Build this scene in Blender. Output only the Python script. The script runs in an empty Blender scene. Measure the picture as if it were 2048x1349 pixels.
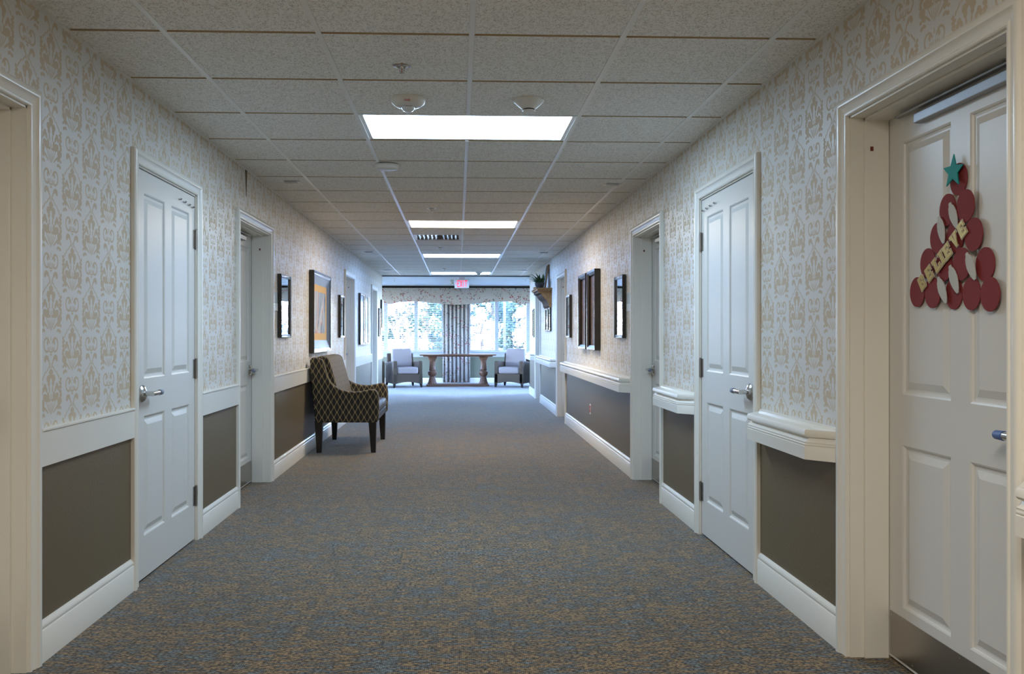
import bpy, bmesh, math, random
from mathutils import Vector, Matrix
random.seed(7)
S = bpy.context.scene
COL = S.collection
PI = math.pi

# ------------------------------------------------------------------ camera, sky, sun, exposure
IMG_W, IMG_H = 2048.0, 1349.0
F_PX, CX, CY = 1680.0, 976.0, 669.0
YAW = math.atan2(60.0, 1680.0)
CAM_H = 1.23
cam_d = bpy.data.cameras.new('camera')
cam = bpy.data.objects.new('camera', cam_d); COL.objects.link(cam)
cam.location = (0, 0, CAM_H)
cam.rotation_euler = (PI/2, 0, -YAW)
cam_d.sensor_fit = 'HORIZONTAL'; cam_d.sensor_width = 36.0
cam_d.lens = 36.0*F_PX/IMG_W
cam_d.shift_x = (IMG_W/2 - CX)/IMG_W
cam_d.shift_y = (CY - IMG_H/2)/IMG_W
cam_d.clip_start = 0.05; cam_d.clip_end = 300
S.camera = cam

SUN_EL, SUN_AZ = math.radians(38), math.radians(24)   # azimuth of travel: measured from +Y towards +X
w = bpy.data.worlds.new('sky'); S.world = w; w.use_nodes = True
wn = w.node_tree.nodes; wl = w.node_tree.links
bg = wn['Background']
sky = wn.new('ShaderNodeTexSky'); sky.sky_type = 'NISHITA'
sky.sun_disc = False; sky.sun_elevation = SUN_EL; sky.sun_rotation = math.radians(204)
sky.air_density = 1.0; sky.dust_density = .5; sky.ozone_density = 1.6
wb = wn.new('ShaderNodeMix'); wb.data_type = 'RGBA'; wb.blend_type = 'MULTIPLY'; wb.inputs[0].default_value = 1.0; wb.inputs[7].default_value = (.86, .89, 1.22, 1)   # tungsten white balance of the photograph
wl.new(sky.outputs[0], wb.inputs[6]); wl.new(wb.outputs[2], bg.inputs[0]); bg.inputs[1].default_value = 6.4
sun_d = bpy.data.lights.new('sun', 'SUN'); sun_d.energy = 13.0; sun_d.angle = 0.01; sun_d.color = (1, .97, 1.0)
sun = bpy.data.objects.new('sun', sun_d); COL.objects.link(sun)
sdir = Vector((math.sin(SUN_AZ)*math.cos(SUN_EL), math.cos(SUN_AZ)*math.cos(SUN_EL), -math.sin(SUN_EL)))
sun.rotation_euler = sdir.to_track_quat('-Z', 'Y').to_euler()
sun.location = (0, 0, 30)

vs = S.view_settings
vs.view_transform = 'Standard'; vs.look = 'None'; vs.gamma = 1.0; vs.use_curve_mapping = False
vs.exposure = 0.5
S.cycles.max_bounces = 10; S.cycles.diffuse_bounces = 6; S.cycles.glossy_bounces = 4
S.cycles.transparent_max_bounces = 12; S.cycles.caustics_reflective = False; S.cycles.caustics_refractive = False
S.cycles.sample_clamp_indirect = 10.0

# lamp strengths (glow of the diffusing lenses of the recessed lights)
LAMP = {'near': ((1.0, .91, .78), 21.5), 'first': ((.54, .76, 1.0), 20.0), 'second': ((1.0, .91, .80), 24.0), 'far': ((.32, .54, 1.0), 38.0)}

# ------------------------------------------------------------------ measures
XL, XR = -1.565, 1.490          # corridor wall faces
ZC = 2.45                       # ceiling grid
Y_BACK, Y_END, Y_WIN = -6.0, 17.4, 21.3
Z_RAIL_B, Z_RAIL_T = .735, .878
Z_DOOR = 2.06
LX0, LX1 = -4.6, 4.4            # lounge side walls

# ------------------------------------------------------------------ mesh builder
class MB:
    def __init__(s): s.v = []; s.f = []; s.m = []; s.mi = 0
    def add(s, pts): i = len(s.v); s.v += [tuple(p) for p in pts]; return i
    def face(s, ids): s.f.append(tuple(ids)); s.m.append(s.mi)
    def box(s, x0, x1, y0, y1, z0, z1):
        i = s.add([(x, y, z) for z in (z0, z1) for y in (y0, y1) for x in (x0, x1)])
        for q in ((0,2,3,1),(4,5,7,6),(0,1,5,4),(2,6,7,3),(0,4,6,2),(1,3,7,5)): s.face([i+k for k in q])
        return s
    def loft(s, A, B, cap=True):          # two matching closed sections
        n = len(A); i = s.add(A); j = s.add(B)
        for k in range(n): s.face((i+k, i+(k+1)%n, j+(k+1)%n, j+k))
        if cap: s.face([i+k for k in range(n)][::-1]); s.face([j+k for k in range(n)])
        return s
    def rings(s, R, cap=True, closed=True):
        n = len(R[0]); ids = [s.add(r) for r in R]
        for a, b in zip(ids[:-1], ids[1:]):
            for k in range(n if closed else n-1): s.face((a+k, a+(k+1)%n, b+(k+1)%n, b+k))
        if cap:
            s.face([ids[0]+k for k in range(n)][::-1]); s.face([ids[-1]+k for k in range(n)])
        return s
    def lathe(s, c, prof, n=24, axis='z', cap=True):   # prof: (r, h)
        R = []
        for r, h in prof:
            ring = []
            for k in range(n):
                a = 2*PI*k/n; u, v = r*math.cos(a), r*math.sin(a)
                p = {'z': (u, v, h), 'x': (h, u, v), 'y': (u, h, v)}[axis]
                ring.append((c[0]+p[0], c[1]+p[1], c[2]+p[2]))
            R.append(ring)
        return s.rings(R, cap)
    def tube(s, pts, r, n=10, cap=True):
        pts = [Vector(p) for p in pts]; R = []
        rr = r if isinstance(r, (list, tuple)) else [r]*len(pts)
        for k, p in enumerate(pts):
            t = (pts[min(k+1, len(pts)-1)] - pts[max(k-1, 0)]).normalized()
            a = Vector((0, 0, 1)) if abs(t.z) < .9 else Vector((1, 0, 0))
            u = t.cross(a).normalized(); v = t.cross(u)
            R.append([tuple(p + rr[k]*(math.cos(2*PI*q/n)*u + math.sin(2*PI*q/n)*v)) for q in range(n)])
        return s.rings(R, cap)
    def build(s, name, mats, parent=None, smooth=None, bevel=None, recalc=True, loc=None):
        me = bpy.data.meshes.new(name); me.from_pydata(s.v, [], s.f)
        if not isinstance(mats, (list, tuple)): mats = [mats]
        for m in mats: me.materials.append(m)
        if len(mats) > 1: me.polygons.foreach_set('material_index', s.m)
        if recalc:
            bm = bmesh.new(); bm.from_mesh(me); bmesh.ops.recalc_face_normals(bm, faces=bm.faces[:]); bm.to_mesh(me); bm.free()
        if smooth:
            me.polygons.foreach_set('use_smooth', [True]*len(me.polygons)); me.set_sharp_from_angle(angle=math.radians(smooth))
        me.update()
        o = bpy.data.objects.new(name, me); COL.objects.link(o)
        if loc: o.location = loc
        if parent: put(o, parent)
        if bevel:
            b = o.modifiers.new('bevel', 'BEVEL'); b.width = bevel; b.segments = 3; b.limit_method = 'ANGLE'; b.angle_limit = math.radians(40)
            me.polygons.foreach_set('use_smooth', [True]*len(me.polygons)); me.set_sharp_from_angle(angle=math.radians(50))
        return o

def put(o, parent):      # parts are built in world space: keep them there
    o.parent = parent
    o.matrix_parent_inverse = Matrix.Translation(-parent.location) if parent.rotation_euler[2] == 0 else parent.matrix_basis.inverted()

def tag(o, label=None, cat=None, group=None, kind=None):
    if label: o['label'] = label
    if cat: o['category'] = cat
    if group: o['group'] = group
    if kind: o['kind'] = kind
    return o
def empty(name, loc=(0, 0, 0), label=None, cat=None, group=None, kind=None):
    o = bpy.data.objects.new(name, None); COL.objects.link(o); o.location = loc; o.empty_display_size = .1
    return tag(o, label, cat, group, kind)
def copy_tree(o, delta, parent=None):
    c = o.copy(); COL.objects.link(c)
    if parent is None: c.location = o.location + Vector(delta)
    else: c.parent = parent; c.matrix_parent_inverse = o.matrix_parent_inverse.copy()
    for ch in o.children: copy_tree(ch, delta, c)
    return c

# wall frame: side -1 = left wall, +1 = right wall; d = distance from the wall face into the corridor
def WX(side, d): return XL + d if side < 0 else XR - d
def P(side, d, y, z): return (WX(side, d), y, z)
def wbox(mb, side, d0, d1, y0, y1, z0, z1):
    a, b = WX(side, d0), WX(side, d1); return mb.box(min(a, b), max(a, b), y0, y1, z0, z1)
def wprism(mb, side, pts, d0, d1):      # polygon of (y, z)
    return mb.loft([P(side, d0, y, z) for y, z in pts], [P(side, d1, y, z) for y, z in pts])

# pixel -> point on a plane of constant X (used to read layout off the photograph)
sY, cY = math.sin(YAW), math.cos(YAW)
def on_x(px, py, X):
    t = (px-CX)/F_PX; y = X*(cY - t*sY)/(t*cY + sY); d = X*sY + y*cY
    return y, CAM_H - (py-CY)*d/F_PX

# ------------------------------------------------------------------ materials
def new_mat(name):
    m = bpy.data.materials.new(name); m.use_nodes = True
    n = m.node_tree.nodes; return m, n, m.node_tree.links, n['Principled BSDF']
def pm(name, col, rough=.5, metal=0., spec=.5, emis=None, estr=0., bump=None, coat=0.):
    m, n, l, b = new_mat(name)
    b.inputs['Base Color'].default_value = (*col, 1); b.inputs['Roughness'].default_value = rough
    b.inputs['Metallic'].default_value = metal; b.inputs['Specular IOR Level'].default_value = spec
    b.inputs['Coat Weight'].default_value = coat
    if emis: b.inputs['Emission Color'].default_value = (*emis, 1); b.inputs['Emission Strength'].default_value = estr
    if bump:
        sc, st, dist = bump
        tc = n.new('ShaderNodeTexCoord'); nz = n.new('ShaderNodeTexNoise'); nz.inputs['Scale'].default_value = sc; nz.inputs['Detail'].default_value = 3
        bp = n.new('ShaderNodeBump'); bp.inputs['Strength'].default_value = st; bp.inputs['Distance'].default_value = dist
        l.new(tc.outputs['Object'], nz.inputs['Vector']); l.new(nz.outputs['Fac'], bp.inputs['Height']); l.new(bp.outputs[0], b.inputs['Normal'])
    return m
def MATH(n, l, op, a, b=None, c=None):
    x = n.new('ShaderNodeMath'); x.operation = op
    for i, q in enumerate((a, b, c)):
        if q is None: continue
        if isinstance(q, (int, float)): x.inputs[i].default_value = q
        else: l.new(q, x.inputs[i])
    return x.outputs[0]
def MIXC(n, l, fac, a, b):
    x = n.new('ShaderNodeMix'); x.data_type = 'RGBA'
    for s, q in ((0, fac), (6, a), (7, b)):
        if isinstance(q, (int, float)): x.inputs[s].default_value = q
        elif isinstance(q, tuple): x.inputs[s].default_value = (*q, 1)
        else: l.new(q, x.inputs[s])
    return x.outputs[2]
def NOISE(n, l, vec, scale, detail=2., rough=.5):
    x = n.new('ShaderNodeTexNoise'); x.inputs['Scale'].default_value = scale; x.inputs['Detail'].default_value = detail; x.inputs['Roughness'].default_value = rough
    if vec is not None: l.new(vec, x.inputs['Vector'])
    return x.outputs['Fac']
def MAPV(n, l, vec, scale=(1, 1, 1), loc=(0, 0, 0), rot=(0, 0, 0), typ='POINT'):
    x = n.new('ShaderNodeMapping'); x.vector_type = typ
    x.inputs['Location'].default_value = loc; x.inputs['Rotation'].default_value = rot; x.inputs['Scale'].default_value = scale
    l.new(vec, x.inputs['Vector']); return x.outputs[0]
def RAMP(n, l, fac, stops):
    x = n.new('ShaderNodeValToRGB'); e = x.color_ramp.elements
    while len(e) > 1: e.remove(e[-1])
    e[0].position = stops[0][0]; e[0].color = (*stops[0][1], 1)
    for p, c in stops[1:]: k = e.new(p); k.color = (*c, 1)
    l.new(fac, x.inputs[0]); return x.outputs[0]
def BUMP(n, l, b, h, st, dist):
    bp = n.new('ShaderNodeBump'); bp.inputs['Strength'].default_value = st; bp.inputs['Distance'].default_value = dist
    l.new(h, bp.inputs['Height']); l.new(bp.outputs[0], b.inputs['Normal'])

def wallpaper():
    """cream damask: columns of mirrored flower-and-scroll motifs, alternate columns dropped by half a repeat"""
    m, n, l, b = new_mat('damask_wallpaper')
    tc = n.new('ShaderNodeTexCoord'); sx = n.new('ShaderNodeSeparateXYZ'); l.new(tc.outputs['Object'], sx.inputs[0])
    CW, CHH = .178, .323
    yy = MATH(n, l, 'ADD', sx.outputs[1], 100*CW - 3.29 + CW/2)
    col = MATH(n, l, 'FLOOR', MATH(n, l, 'DIVIDE', yy, CW))
    u = MATH(n, l, 'ABSOLUTE', MATH(n, l, 'SUBTRACT', MATH(n, l, 'SUBTRACT', yy, MATH(n, l, 'MULTIPLY', col, CW)), CW/2))
    par = MATH(n, l, 'MODULO', col, 2.0)
    zz = MATH(n, l, 'SUBTRACT', 10*CHH + 1.513, sx.outputs[2])
    zz = MATH(n, l, 'ADD', zz, MATH(n, l, 'MULTIPLY', par, CHH/2))
    v = MATH(n, l, 'ADD', MATH(n, l, 'MODULO', MATH(n, l, 'ADD', zz, .04), CHH), -.04)
    cv = n.new('ShaderNodeCombineXYZ'); l.new(u, cv.inputs[0]); l.new(v, cv.inputs[1]); vec = cv.outputs[0]
    acc = [None]
    def ell(x, y, rx, ry, rot=0., ring=None, cut=None):
        g = 1.0 if ring else 1.04
        mp = MAPV(n, l, vec, (rx*g/1000, ry*g/1000, 1), (x/1000, y/1000, 0), (0, 0, math.radians(rot)), 'TEXTURE')
        ln = n.new('ShaderNodeVectorMath'); ln.operation = 'LENGTH'; l.new(mp, ln.inputs[0]); d = ln.outputs['Value']
        if ring: d = MATH(n, l, 'ADD', MATH(n, l, 'ABSOLUTE', MATH(n, l, 'SUBTRACT', d, 1.0)), 1.0-ring)
        if cut:
            mq = MAPV(n, l, vec, (cut[2]/1000, cut[3]/1000, 1), (cut[0]/1000, cut[1]/1000, 0), (0, 0, 0), 'TEXTURE')
            lq = n.new('ShaderNodeVectorMath'); lq.operation = 'LENGTH'; l.new(mq, lq.inputs[0])
            d = MATH(n, l, 'MAXIMUM', d, MATH(n, l, 'SUBTRACT', 2.0, lq.outputs['Value']))
        acc[0] = d if acc[0] is None else MATH(n, l, 'MINIMUM', acc[0], d)
    # scroll heart: two inward curls with flutes between
    ell(33, 1, 22, 26, 8, .16, (17, 8, 14, 13)); ell(27, -6, 6, 8, 20); ell(22, -14, 9, 4, -30); ell(7, 16, 2.6, 10, 0); ell(16, 17, 2.8, 9, 4); ell(25, 16, 2.6, 7, 6); ell(4, 28, 12, 3, 0)
    ell(0, 38, 7, 4.5); ell(0, -22, 3, 9)
    # hooked leaves and the S stems falling from them
    ell(38, 49, 14, 9, 10); ell(46, 57, 8, 10, 0); ell(24, 54, 6, 9, -10); ell(15, 66, 4, 13, 24); ell(11, 82, 2.8, 10, 0); ell(26, 95, 2.8, 17, -42); ell(50, 113, 2.8, 16, -38); ell(64, 128, 3.2, 9, -12)
    ell(4, 84, 1.8, 14)
    # fleur-de-lis flower
    ell(0, 107, 16, 12); ell(0, 118, 13, 12); ell(20, 131, 14, 14, -14); ell(17, 148, 9, 12, 0); ell(48, 160, 10, 11, -20); ell(56, 170, 8, 9, 0); ell(36, 172, 7, 11, 20); ell(13, 172, 4, 14, 8)
    ell(41, 203, 22, 14, -22); ell(22, 196, 8, 15, 10); ell(15, 214, 9, 6); ell(4, 205, 2, 16, 0); ell(30, 214, 10, 6)
    # fan of stems gathering downward
    ell(4, 246, 1.8, 24, 5); ell(13, 243, 2.0, 25, 17); ell(25, 238, 2.2, 26, 31); ell(42, 246, 4.2, 28, 52)
    # leaf chain on the column border
    ell(79, 137, 8, 7, 0); ell(75, 151, 12, 7, 22); ell(76, 167, 11, 8, 10); ell(74, 184, 13, 8, 28); ell(79, 200, 9, 8, 0); ell(69, 222, 18, 15, -12); ell(62, 243, 15, 8, -40); ell(77, 250, 8, 6, 10); ell(56, 268, 10, 6, -30); ell(72, 272, 9, 7, 20)
    fac = n.new('ShaderNodeMapRange'); fac.inputs['From Min'].default_value = .96; fac.inputs['From Max'].default_value = 1.06
    fac.inputs['To Min'].default_value = 1; fac.inputs['To Max'].default_value = 0; l.new(acc[0], fac.inputs['Value'])
    wv = NOISE(n, l, MAPV(n, l, tc.outputs['Object'], (1, 60, 420)), 2.0, 2)
    base = MIXC(n, l, wv, (.63, .62, .59), (.71, .70, .675)); tan = MIXC(n, l, wv, (.535, .44, .315), (.61, .51, .375))
    l.new(MIXC(n, l, fac.outputs[0], base, tan), b.inputs['Base Color'])
    l.new(MATH(n, l, 'ADD', MATH(n, l, 'MULTIPLY', fac.outputs[0], .2), .42), b.inputs['Roughness'])
    b.inputs['Specular IOR Level'].default_value = .35
    return m

def carpet():
    m, n, l, b = new_mat('woven_carpet')
    tc = n.new('ShaderNodeTexCoord'); o = tc.outputs['Object']
    a = NOISE(n, l, MAPV(n, l, o, (13, 46, 1)), 1.0, 2, .6)           # yarn runs across the corridor
    c = NOISE(n, l, MAPV(n, l, o, (75, 120, 1), (3, 5, 0)), 1.0, 1, .5)
    e = NOISE(n, l, MAPV(n, l, o, (2.4, 5.0, 1), (9, 1, 0)), 1.0, 3, .6)
    ae = MATH(n, l, 'ADD', MATH(n, l, 'MULTIPLY', a, .72), MATH(n, l, 'MULTIPLY', e, .28))
    s1 = RAMP(n, l, ae, [(.36, (.122, .160, .178)), (.44, (.110, .126, .132)), (.49, (.055, .048, .038)), (.53, (.208, .145, .080)), (.60, (.235, .166, .093)), (.66, (.076, .061, .042))])
    s2 = RAMP(n, l, c, [(.36, (.16, .15, .14)), (.50, (.9, .9, .9)), (.62, (1.5, 1.4, 1.25))])
    br = n.new('ShaderNodeMix'); br.data_type = 'RGBA'; br.blend_type = 'MULTIPLY'; br.inputs[0].default_value = 1.0
    l.new(s1, br.inputs[6]); l.new(s2, br.inputs[7])
    rib = n.new('ShaderNodeSeparateXYZ'); l.new(o, rib.inputs[0])
    rb = MATH(n, l, 'ADD', MATH(n, l, 'MULTIPLY', MATH(n, l, 'SINE', MATH(n, l, 'MULTIPLY', rib.outputs[0], 2*PI/.0075)), .22), 1.0)
    rm = n.new('ShaderNodeVectorMath'); rm.operation = 'SCALE'; l.new(br.outputs[2], rm.inputs[0]); l.new(rb, rm.inputs['Scale'])
    l.new(rm.outputs[0], b.inputs['Base Color'])
    b.inputs['Roughness'].default_value = .95; b.inputs['Specular IOR Level'].default_value = .1
    b.inputs['Sheen Weight'].default_value = .42; b.inputs['Sheen Roughness'].default_value = .35
    wv = n.new('ShaderNodeTexWave'); wv.inputs['Scale'].default_value = 45; l.new(o, wv.inputs['Vector'])
    BUMP(n, l, b, MATH(n, l, 'ADD', c, MATH(n, l, 'MULTIPLY', wv.outputs['Fac'], .3)), .5, .004)
    return m

def tile_face():
    m, n, l, b = new_mat('fissured_tile')
    tc = n.new('ShaderNodeTexCoord'); o = tc.outputs['Object']
    inf = n.new('ShaderNodeObjectInfo')
    off = n.new('ShaderNodeVectorMath'); off.operation = 'ADD'; l.new(o, off.inputs[0])
    sc = n.new('ShaderNodeVectorMath'); sc.operation = 'SCALE'; l.new(inf.outputs['Location'], sc.inputs[0]); sc.inputs['Scale'].default_value = 3.7
    l.new(sc.outputs[0], off.inputs[1]); ov = off.outputs[0]
    a = NOISE(n, l, MAPV(n, l, ov, (150, 110, 1)), 1.0, 2, .6)
    k = MATH(n, l, 'GREATER_THAN', a, .675)
    k2 = NOISE(n, l, MAPV(n, l, ov, (34, 26, 1), (7, 2, 0)), 1.0, 4, .7)
    k2 = MATH(n, l, 'LESS_THAN', MATH(n, l, 'ABSOLUTE', MATH(n, l, 'SUBTRACT', k2, .5)), .010)
    f = MATH(n, l, 'MAXIMUM', k, MATH(n, l, 'MULTIPLY', k2, .7))
    g = NOISE(n, l, MAPV(n, l, ov, (420, 420, 1)), 1.0, 1)
    base = MIXC(n, l, g, (.86, .84, .79), (.93, .91, .87))
    l.new(MIXC(n, l, f, base, (.20, .15, .09)), b.inputs['Base Color'])
    b.inputs['Roughness'].default_value = .75; b.inputs['Specular IOR Level'].default_value = .3
    BUMP(n, l, b, MATH(n, l, 'MULTIPLY', f, -1.0), .5, .003)
    return m

def trellis(name, dark, line, a=.062, bb=.106, rough=.8):
    """ogee trellis woven into upholstery"""
    m, n, l, b = new_mat(name)
    tc = n.new('ShaderNodeTexCoord'); sx = n.new('ShaderNodeSeparateXYZ'); l.new(tc.outputs['Object'], sx.inputs[0])
    x = MATH(n, l, 'ADD', sx.outputs[0], sx.outputs[1])
    cx = MATH(n, l, 'COSINE', MATH(n, l, 'MULTIPLY', x, 2*PI/a/1.0))
    cz = MATH(n, l, 'COSINE', MATH(n, l, 'MULTIPLY', sx.outputs[2], 2*PI/bb))
    g = MATH(n, l, 'ABSOLUTE', MATH(n, l, 'ADD', cx, MATH(n, l, 'MULTIPLY', cz, .95)))
    gx = MATH(n, l, 'ADD', MATH(n, l, 'ABSOLUTE', MATH(n, l, 'SINE', MATH(n, l, 'MULTIPLY', x, 2*PI/a))), .35)
    f = MATH(n, l, 'LESS_THAN', MATH(n, l, 'DIVIDE', g, gx), .30)
    nz = NOISE(n, l, MAPV(n, l, tc.outputs['Object'], (500, 500, 500)), 1.0, 2)
    l.new(MIXC(n, l, f, dark, MIXC(n, l, nz, tuple(q*.7 for q in line), tuple(q*1.25 for q in line))), b.inputs['Base Color'])
    b.inputs['Roughness'].default_value = rough; b.inputs['Sheen Weight'].default_value = .06; b.inputs['Specular IOR Level'].default_value = .2
    BUMP(n, l, b, nz, .25, .002)
    return m

def floral():
    m, n, l, b = new_mat('sprig_fabric')
    tc = n.new('ShaderNodeTexCoord'); o = tc.outputs['Object']
    def leaves(sc, rnd, lo, loc):
        v = n.new('ShaderNodeTexVoronoi'); v.inputs['Scale'].default_value = 1.0; v.inputs['Randomness'].default_value = rnd
        l.new(MAPV(n, l, o, sc, loc, (0, .5, 0)), v.inputs['Vector'])
        return MATH(n, l, 'LESS_THAN', v.outputs['Distance'], lo), v.outputs['Color']
    f1, c1 = leaves((15, 6, 24), 1.0, .30, (0, 0, 0)); f2, c2 = leaves((26, 6, 15), 1.0, .27, (3, 1, 2))
    big = NOISE(n, l, MAPV(n, l, o, (6, 1, 6)), 1.0, 1)
    cl = MATH(n, l, 'GREATER_THAN', big, .49)
    f = MATH(n, l, 'MULTIPLY', MATH(n, l, 'MAXIMUM', f1, f2), cl)
    sep = n.new('ShaderNodeSeparateColor'); l.new(c1, sep.inputs[0])
    leaf = RAMP(n, l, sep.outputs[0], [(.0, (.26, .06, .06)), (.45, (.33, .10, .09)), (.6, (.12, .13, .15)), (1., (.20, .17, .10))])
    st = NOISE(n, l, MAPV(n, l, o, (9, 1, 5), (2, 2, 2)), 1.0, 3)
    stem = MATH(n, l, 'LESS_THAN', MATH(n, l, 'ABSOLUTE', MATH(n, l, 'SUBTRACT', st, .5)), .012)
    base = MIXC(n, l, MATH(n, l, 'MULTIPLY', stem, .5), (.44, .42, .41), (.26, .23, .18))
    l.new(MIXC(n, l, f, base, leaf), b.inputs['Base Color']); b.inputs['Roughness'].default_value = .85; b.inputs['Specular IOR Level'].default_value = .2
    return m

def wicker():
    m, n, l, b = new_mat('wicker')
    tc = n.new('ShaderNodeTexCoord'); o = tc.outputs['Object']
    wv = n.new('ShaderNodeTexWave'); wv.bands_direction = 'Z'; wv.inputs['Scale'].default_value = 22; wv.inputs['Distortion'].default_value = .6; l.new(o, wv.inputs['Vector'])
    wv2 = n.new('ShaderNodeTexWave'); wv2.bands_direction = 'DIAGONAL'; wv2.inputs['Scale'].default_value = 18; l.new(o, wv2.inputs['Vector'])
    h = MATH(n, l, 'MULTIPLY', wv.outputs['Fac'], MATH(n, l, 'ADD', wv2.outputs['Fac'], .5))
    l.new(MIXC(n, l, h, (.06, .040, .025), (.19, .135, .09)), b.inputs['Base Color']); b.inputs['Roughness'].default_value = .6
    BUMP(n, l, b, h, .6, .004)
    return m

def wood(name, c0, c1, rough=.4, axis=(3, 40, 40)):
    m, n, l, b = new_mat(name)
    tc = n.new('ShaderNodeTexCoord')
    f = NOISE(n, l, MAPV(n, l, tc.outputs['Object'], axis), 1.0, 4, .6)
    l.new(RAMP(n, l, f, [(.3, c0), (.7, c1)]), b.inputs['Base Color']); b.inputs['Roughness'].default_value = rough; b.inputs['Specular IOR Level'].default_value = .3
    return m

def art(name, stops, sc, rough=.4):
    m, n, l, b = new_mat(name)
    tc = n.new('ShaderNodeTexCoord'); x = n.new('ShaderNodeTexNoise'); x.inputs['Scale'].default_value = 1.0; x.inputs['Detail'].default_value = 4; x.inputs['Distortion'].default_value = .8
    l.new(MAPV(n, l, tc.outputs['Object'], sc), x.inputs['Vector'])
    l.new(RAMP(n, l, x.outputs['Fac'], stops), b.inputs['Base Color']); b.inputs['Roughness'].default_value = rough
    return m

def pane_mat():
    m = bpy.data.materials.new('window_glass'); m.use_nodes = True
    n = m.node_tree.nodes; l = m.node_tree.links; n.clear()
    out = n.new('ShaderNodeOutputMaterial'); mix = n.new('ShaderNodeMixShader'); mix.inputs[0].default_value = .06
    t = n.new('ShaderNodeBsdfTransparent'); t.inputs[0].default_value = (.93, .97, .96, 1)
    g = n.new('ShaderNodeBsdfGlossy'); g.inputs['Roughness'].default_value = .02
    l.new(t.outputs[0], mix.inputs[1]); l.new(g.outputs[0], mix.inputs[2]); l.new(mix.outputs[0], out.inputs[0])
    return m
def lens_glow(key):
    c, s = LAMP[key]; m = bpy.data.materials.new('glowing_lens_'+key); m.use_nodes = True
    n = m.node_tree.nodes; l = m.node_tree.links; n.clear()
    out = n.new('ShaderNodeOutputMaterial'); e = n.new('ShaderNodeEmission'); e.inputs[0].default_value = (*c, 1); e.inputs[1].default_value = s
    l.new(e.outputs[0], out.inputs[0]); return m

M = {}
M['paper'] = wallpaper(); M['carpet'] = carpet(); M['tile'] = tile_face()
M['taupe'] = pm('taupe_wallcovering', (.145, .112, .066), .42, bump=(90, .25, .004), spec=.5)
M['trim'] = pm('semigloss_cream_paint', (.78, .755, .69), .28, spec=.5)
M['door'] = pm('semigloss_door_paint', (.67, .66, .63), .36, spec=.4, bump=(160, .05, .001))
M['tileedge'] = pm('cut_tile_edge', (.46, .35, .21), .9, spec=.1)
M['tee'] = pm('painted_steel_tee', (.84, .83, .80), .28, spec=.5)
M['steel'] = pm('satin_chrome', (.62, .61, .60), .22, 1.0)
M['kick'] = pm('stainless_kick_plate', (.42, .39, .35), .30, 1.0)
M['closer'] = pm('brushed_aluminium', (.40, .42, .45), .5, .7)
M['hinge'] = pm('hinge_steel', (.36, .35, .34), .35, 1.0)
M['rubber'] = pm('grey_blue_rubber', (.16, .20, .27), .6)
M['bluecap'] = pm('blue_lever_sleeve', (.07, .14, .36), .45)
M['rust'] = pm('red_brown_patch', (.16, .03, .02), .7)
M['white'] = pm('white_plastic', (.76, .74, .69), .35)
M['dark'] = pm('dark_slot', (.02, .02, .02), .6)
M['clear'] = pm('strobe_lens', (.75, .8, .85), .08, spec=.9)
M['pane'] = pane_mat()
M['housing'] = pm('white_reflector', (.86, .87, .88), .5)
M['red'] = pm('red_print', (.55, .03, .02), .5)
M['drywall'] = pm('smooth_white_ceiling', (.74, .75, .76), .5, bump=(60, .05, .002))
M['olive'] = pm('olive_grey_paint', (.15, .16, .115), .6)
M['gap_shade'] = pm('shadow_gap_dark', (.02, .018, .02), .6)  # shade colour for the gap at the top of the window wall
M['frame'] = pm('espresso_frame', (.020, .015, .012), .25, spec=.6)
M['mirror'] = pm('mirror_glass', (.88, .90, .92), .015, 1.0)
M['liner'] = pm('pewter_liner', (.10, .115, .14), .4, .3)
M['mat'] = pm('ochre_mat_board', (.60, .38, .15), .8)
M['paint'] = art('abstract_painting', [(.28, (.05, .09, .16)), (.42, (.30, .36, .40)), (.5, (.50, .46, .42)), (.57, (.42, .16, .12)), (.66, (.16, .26, .30))], (1, 7, 2.4), .65)
M['copper'] = art('copper_mosaic', [(.36, (.008, .005, .004)), (.50, (.045, .02, .010)), (.57, (.22, .10, .035)), (.64, (.02, .009, .006))], (38, 38, 38), .5)
M['bluepic'] = art('pale_blue_print', [(.3, (.42, .52, .58)), (.6, (.55, .60, .62)), (.75, (.25, .36, .44))], (2, 2, 2), .2)
M['plaque'] = pm('grey_blue_plaque', (.36, .44, .48), .35); M['plaque2'] = pm('pale_plaque_band', (.62, .68, .70), .35)
M['trellis'] = trellis('trellis_upholstery', (.038, .034, .032), (.30, .235, .12))
M['vinyl'] = pm('slate_vinyl', (.050, .055, .065), .5, spec=.35)
M['legwood'] = pm('black_stained_wood', (.014, .011, .009), .35)
M['wicker'] = wicker(); M['cushion'] = pm('pale_oatmeal_cushion', (.42, .365, .36), .85, bump=(300, .2, .002))
M['tablewood'] = wood('reddish_table_wood', (.15, .075, .05), (.26, .14, .09), .3)
M['shelfwood'] = wood('honey_oak', (.20, .10, .035), (.36, .19, .07), .6, (30, 3, 30))
M['darkwood'] = wood('walnut_stain', (.035, .016, .009), (.075, .035, .018), .75, (30, 3, 30))
M['floral'] = floral()
M['slat'] = pm('blind_slat', (.70, .72, .74), .5)
M['winframe'] = pm('painted_window_frame', (.40, .43, .47), .4)  # frame colour darkened so the mullions read as backlit
M['post_backlit'] = pm('backlit_post_shade', (.07, .085, .12), .5)  # post colour darkened to stand in for its backlit shade
M['exit_face'] = pm('exit_face', (.72, .72, .72), .4)
M['exit_red'] = pm('exit_red', (.6, .02, .03), .4, emis=(1., .03, .06), estr=.9)
M['disc'] = pm('felt_red_disc', (.21, .022, .022), .8, bump=(400, .2, .001))
M['teal'] = pm('teal_glitter', (.0, .30, .28), .35, .3, bump=(700, .9, .002))
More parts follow.
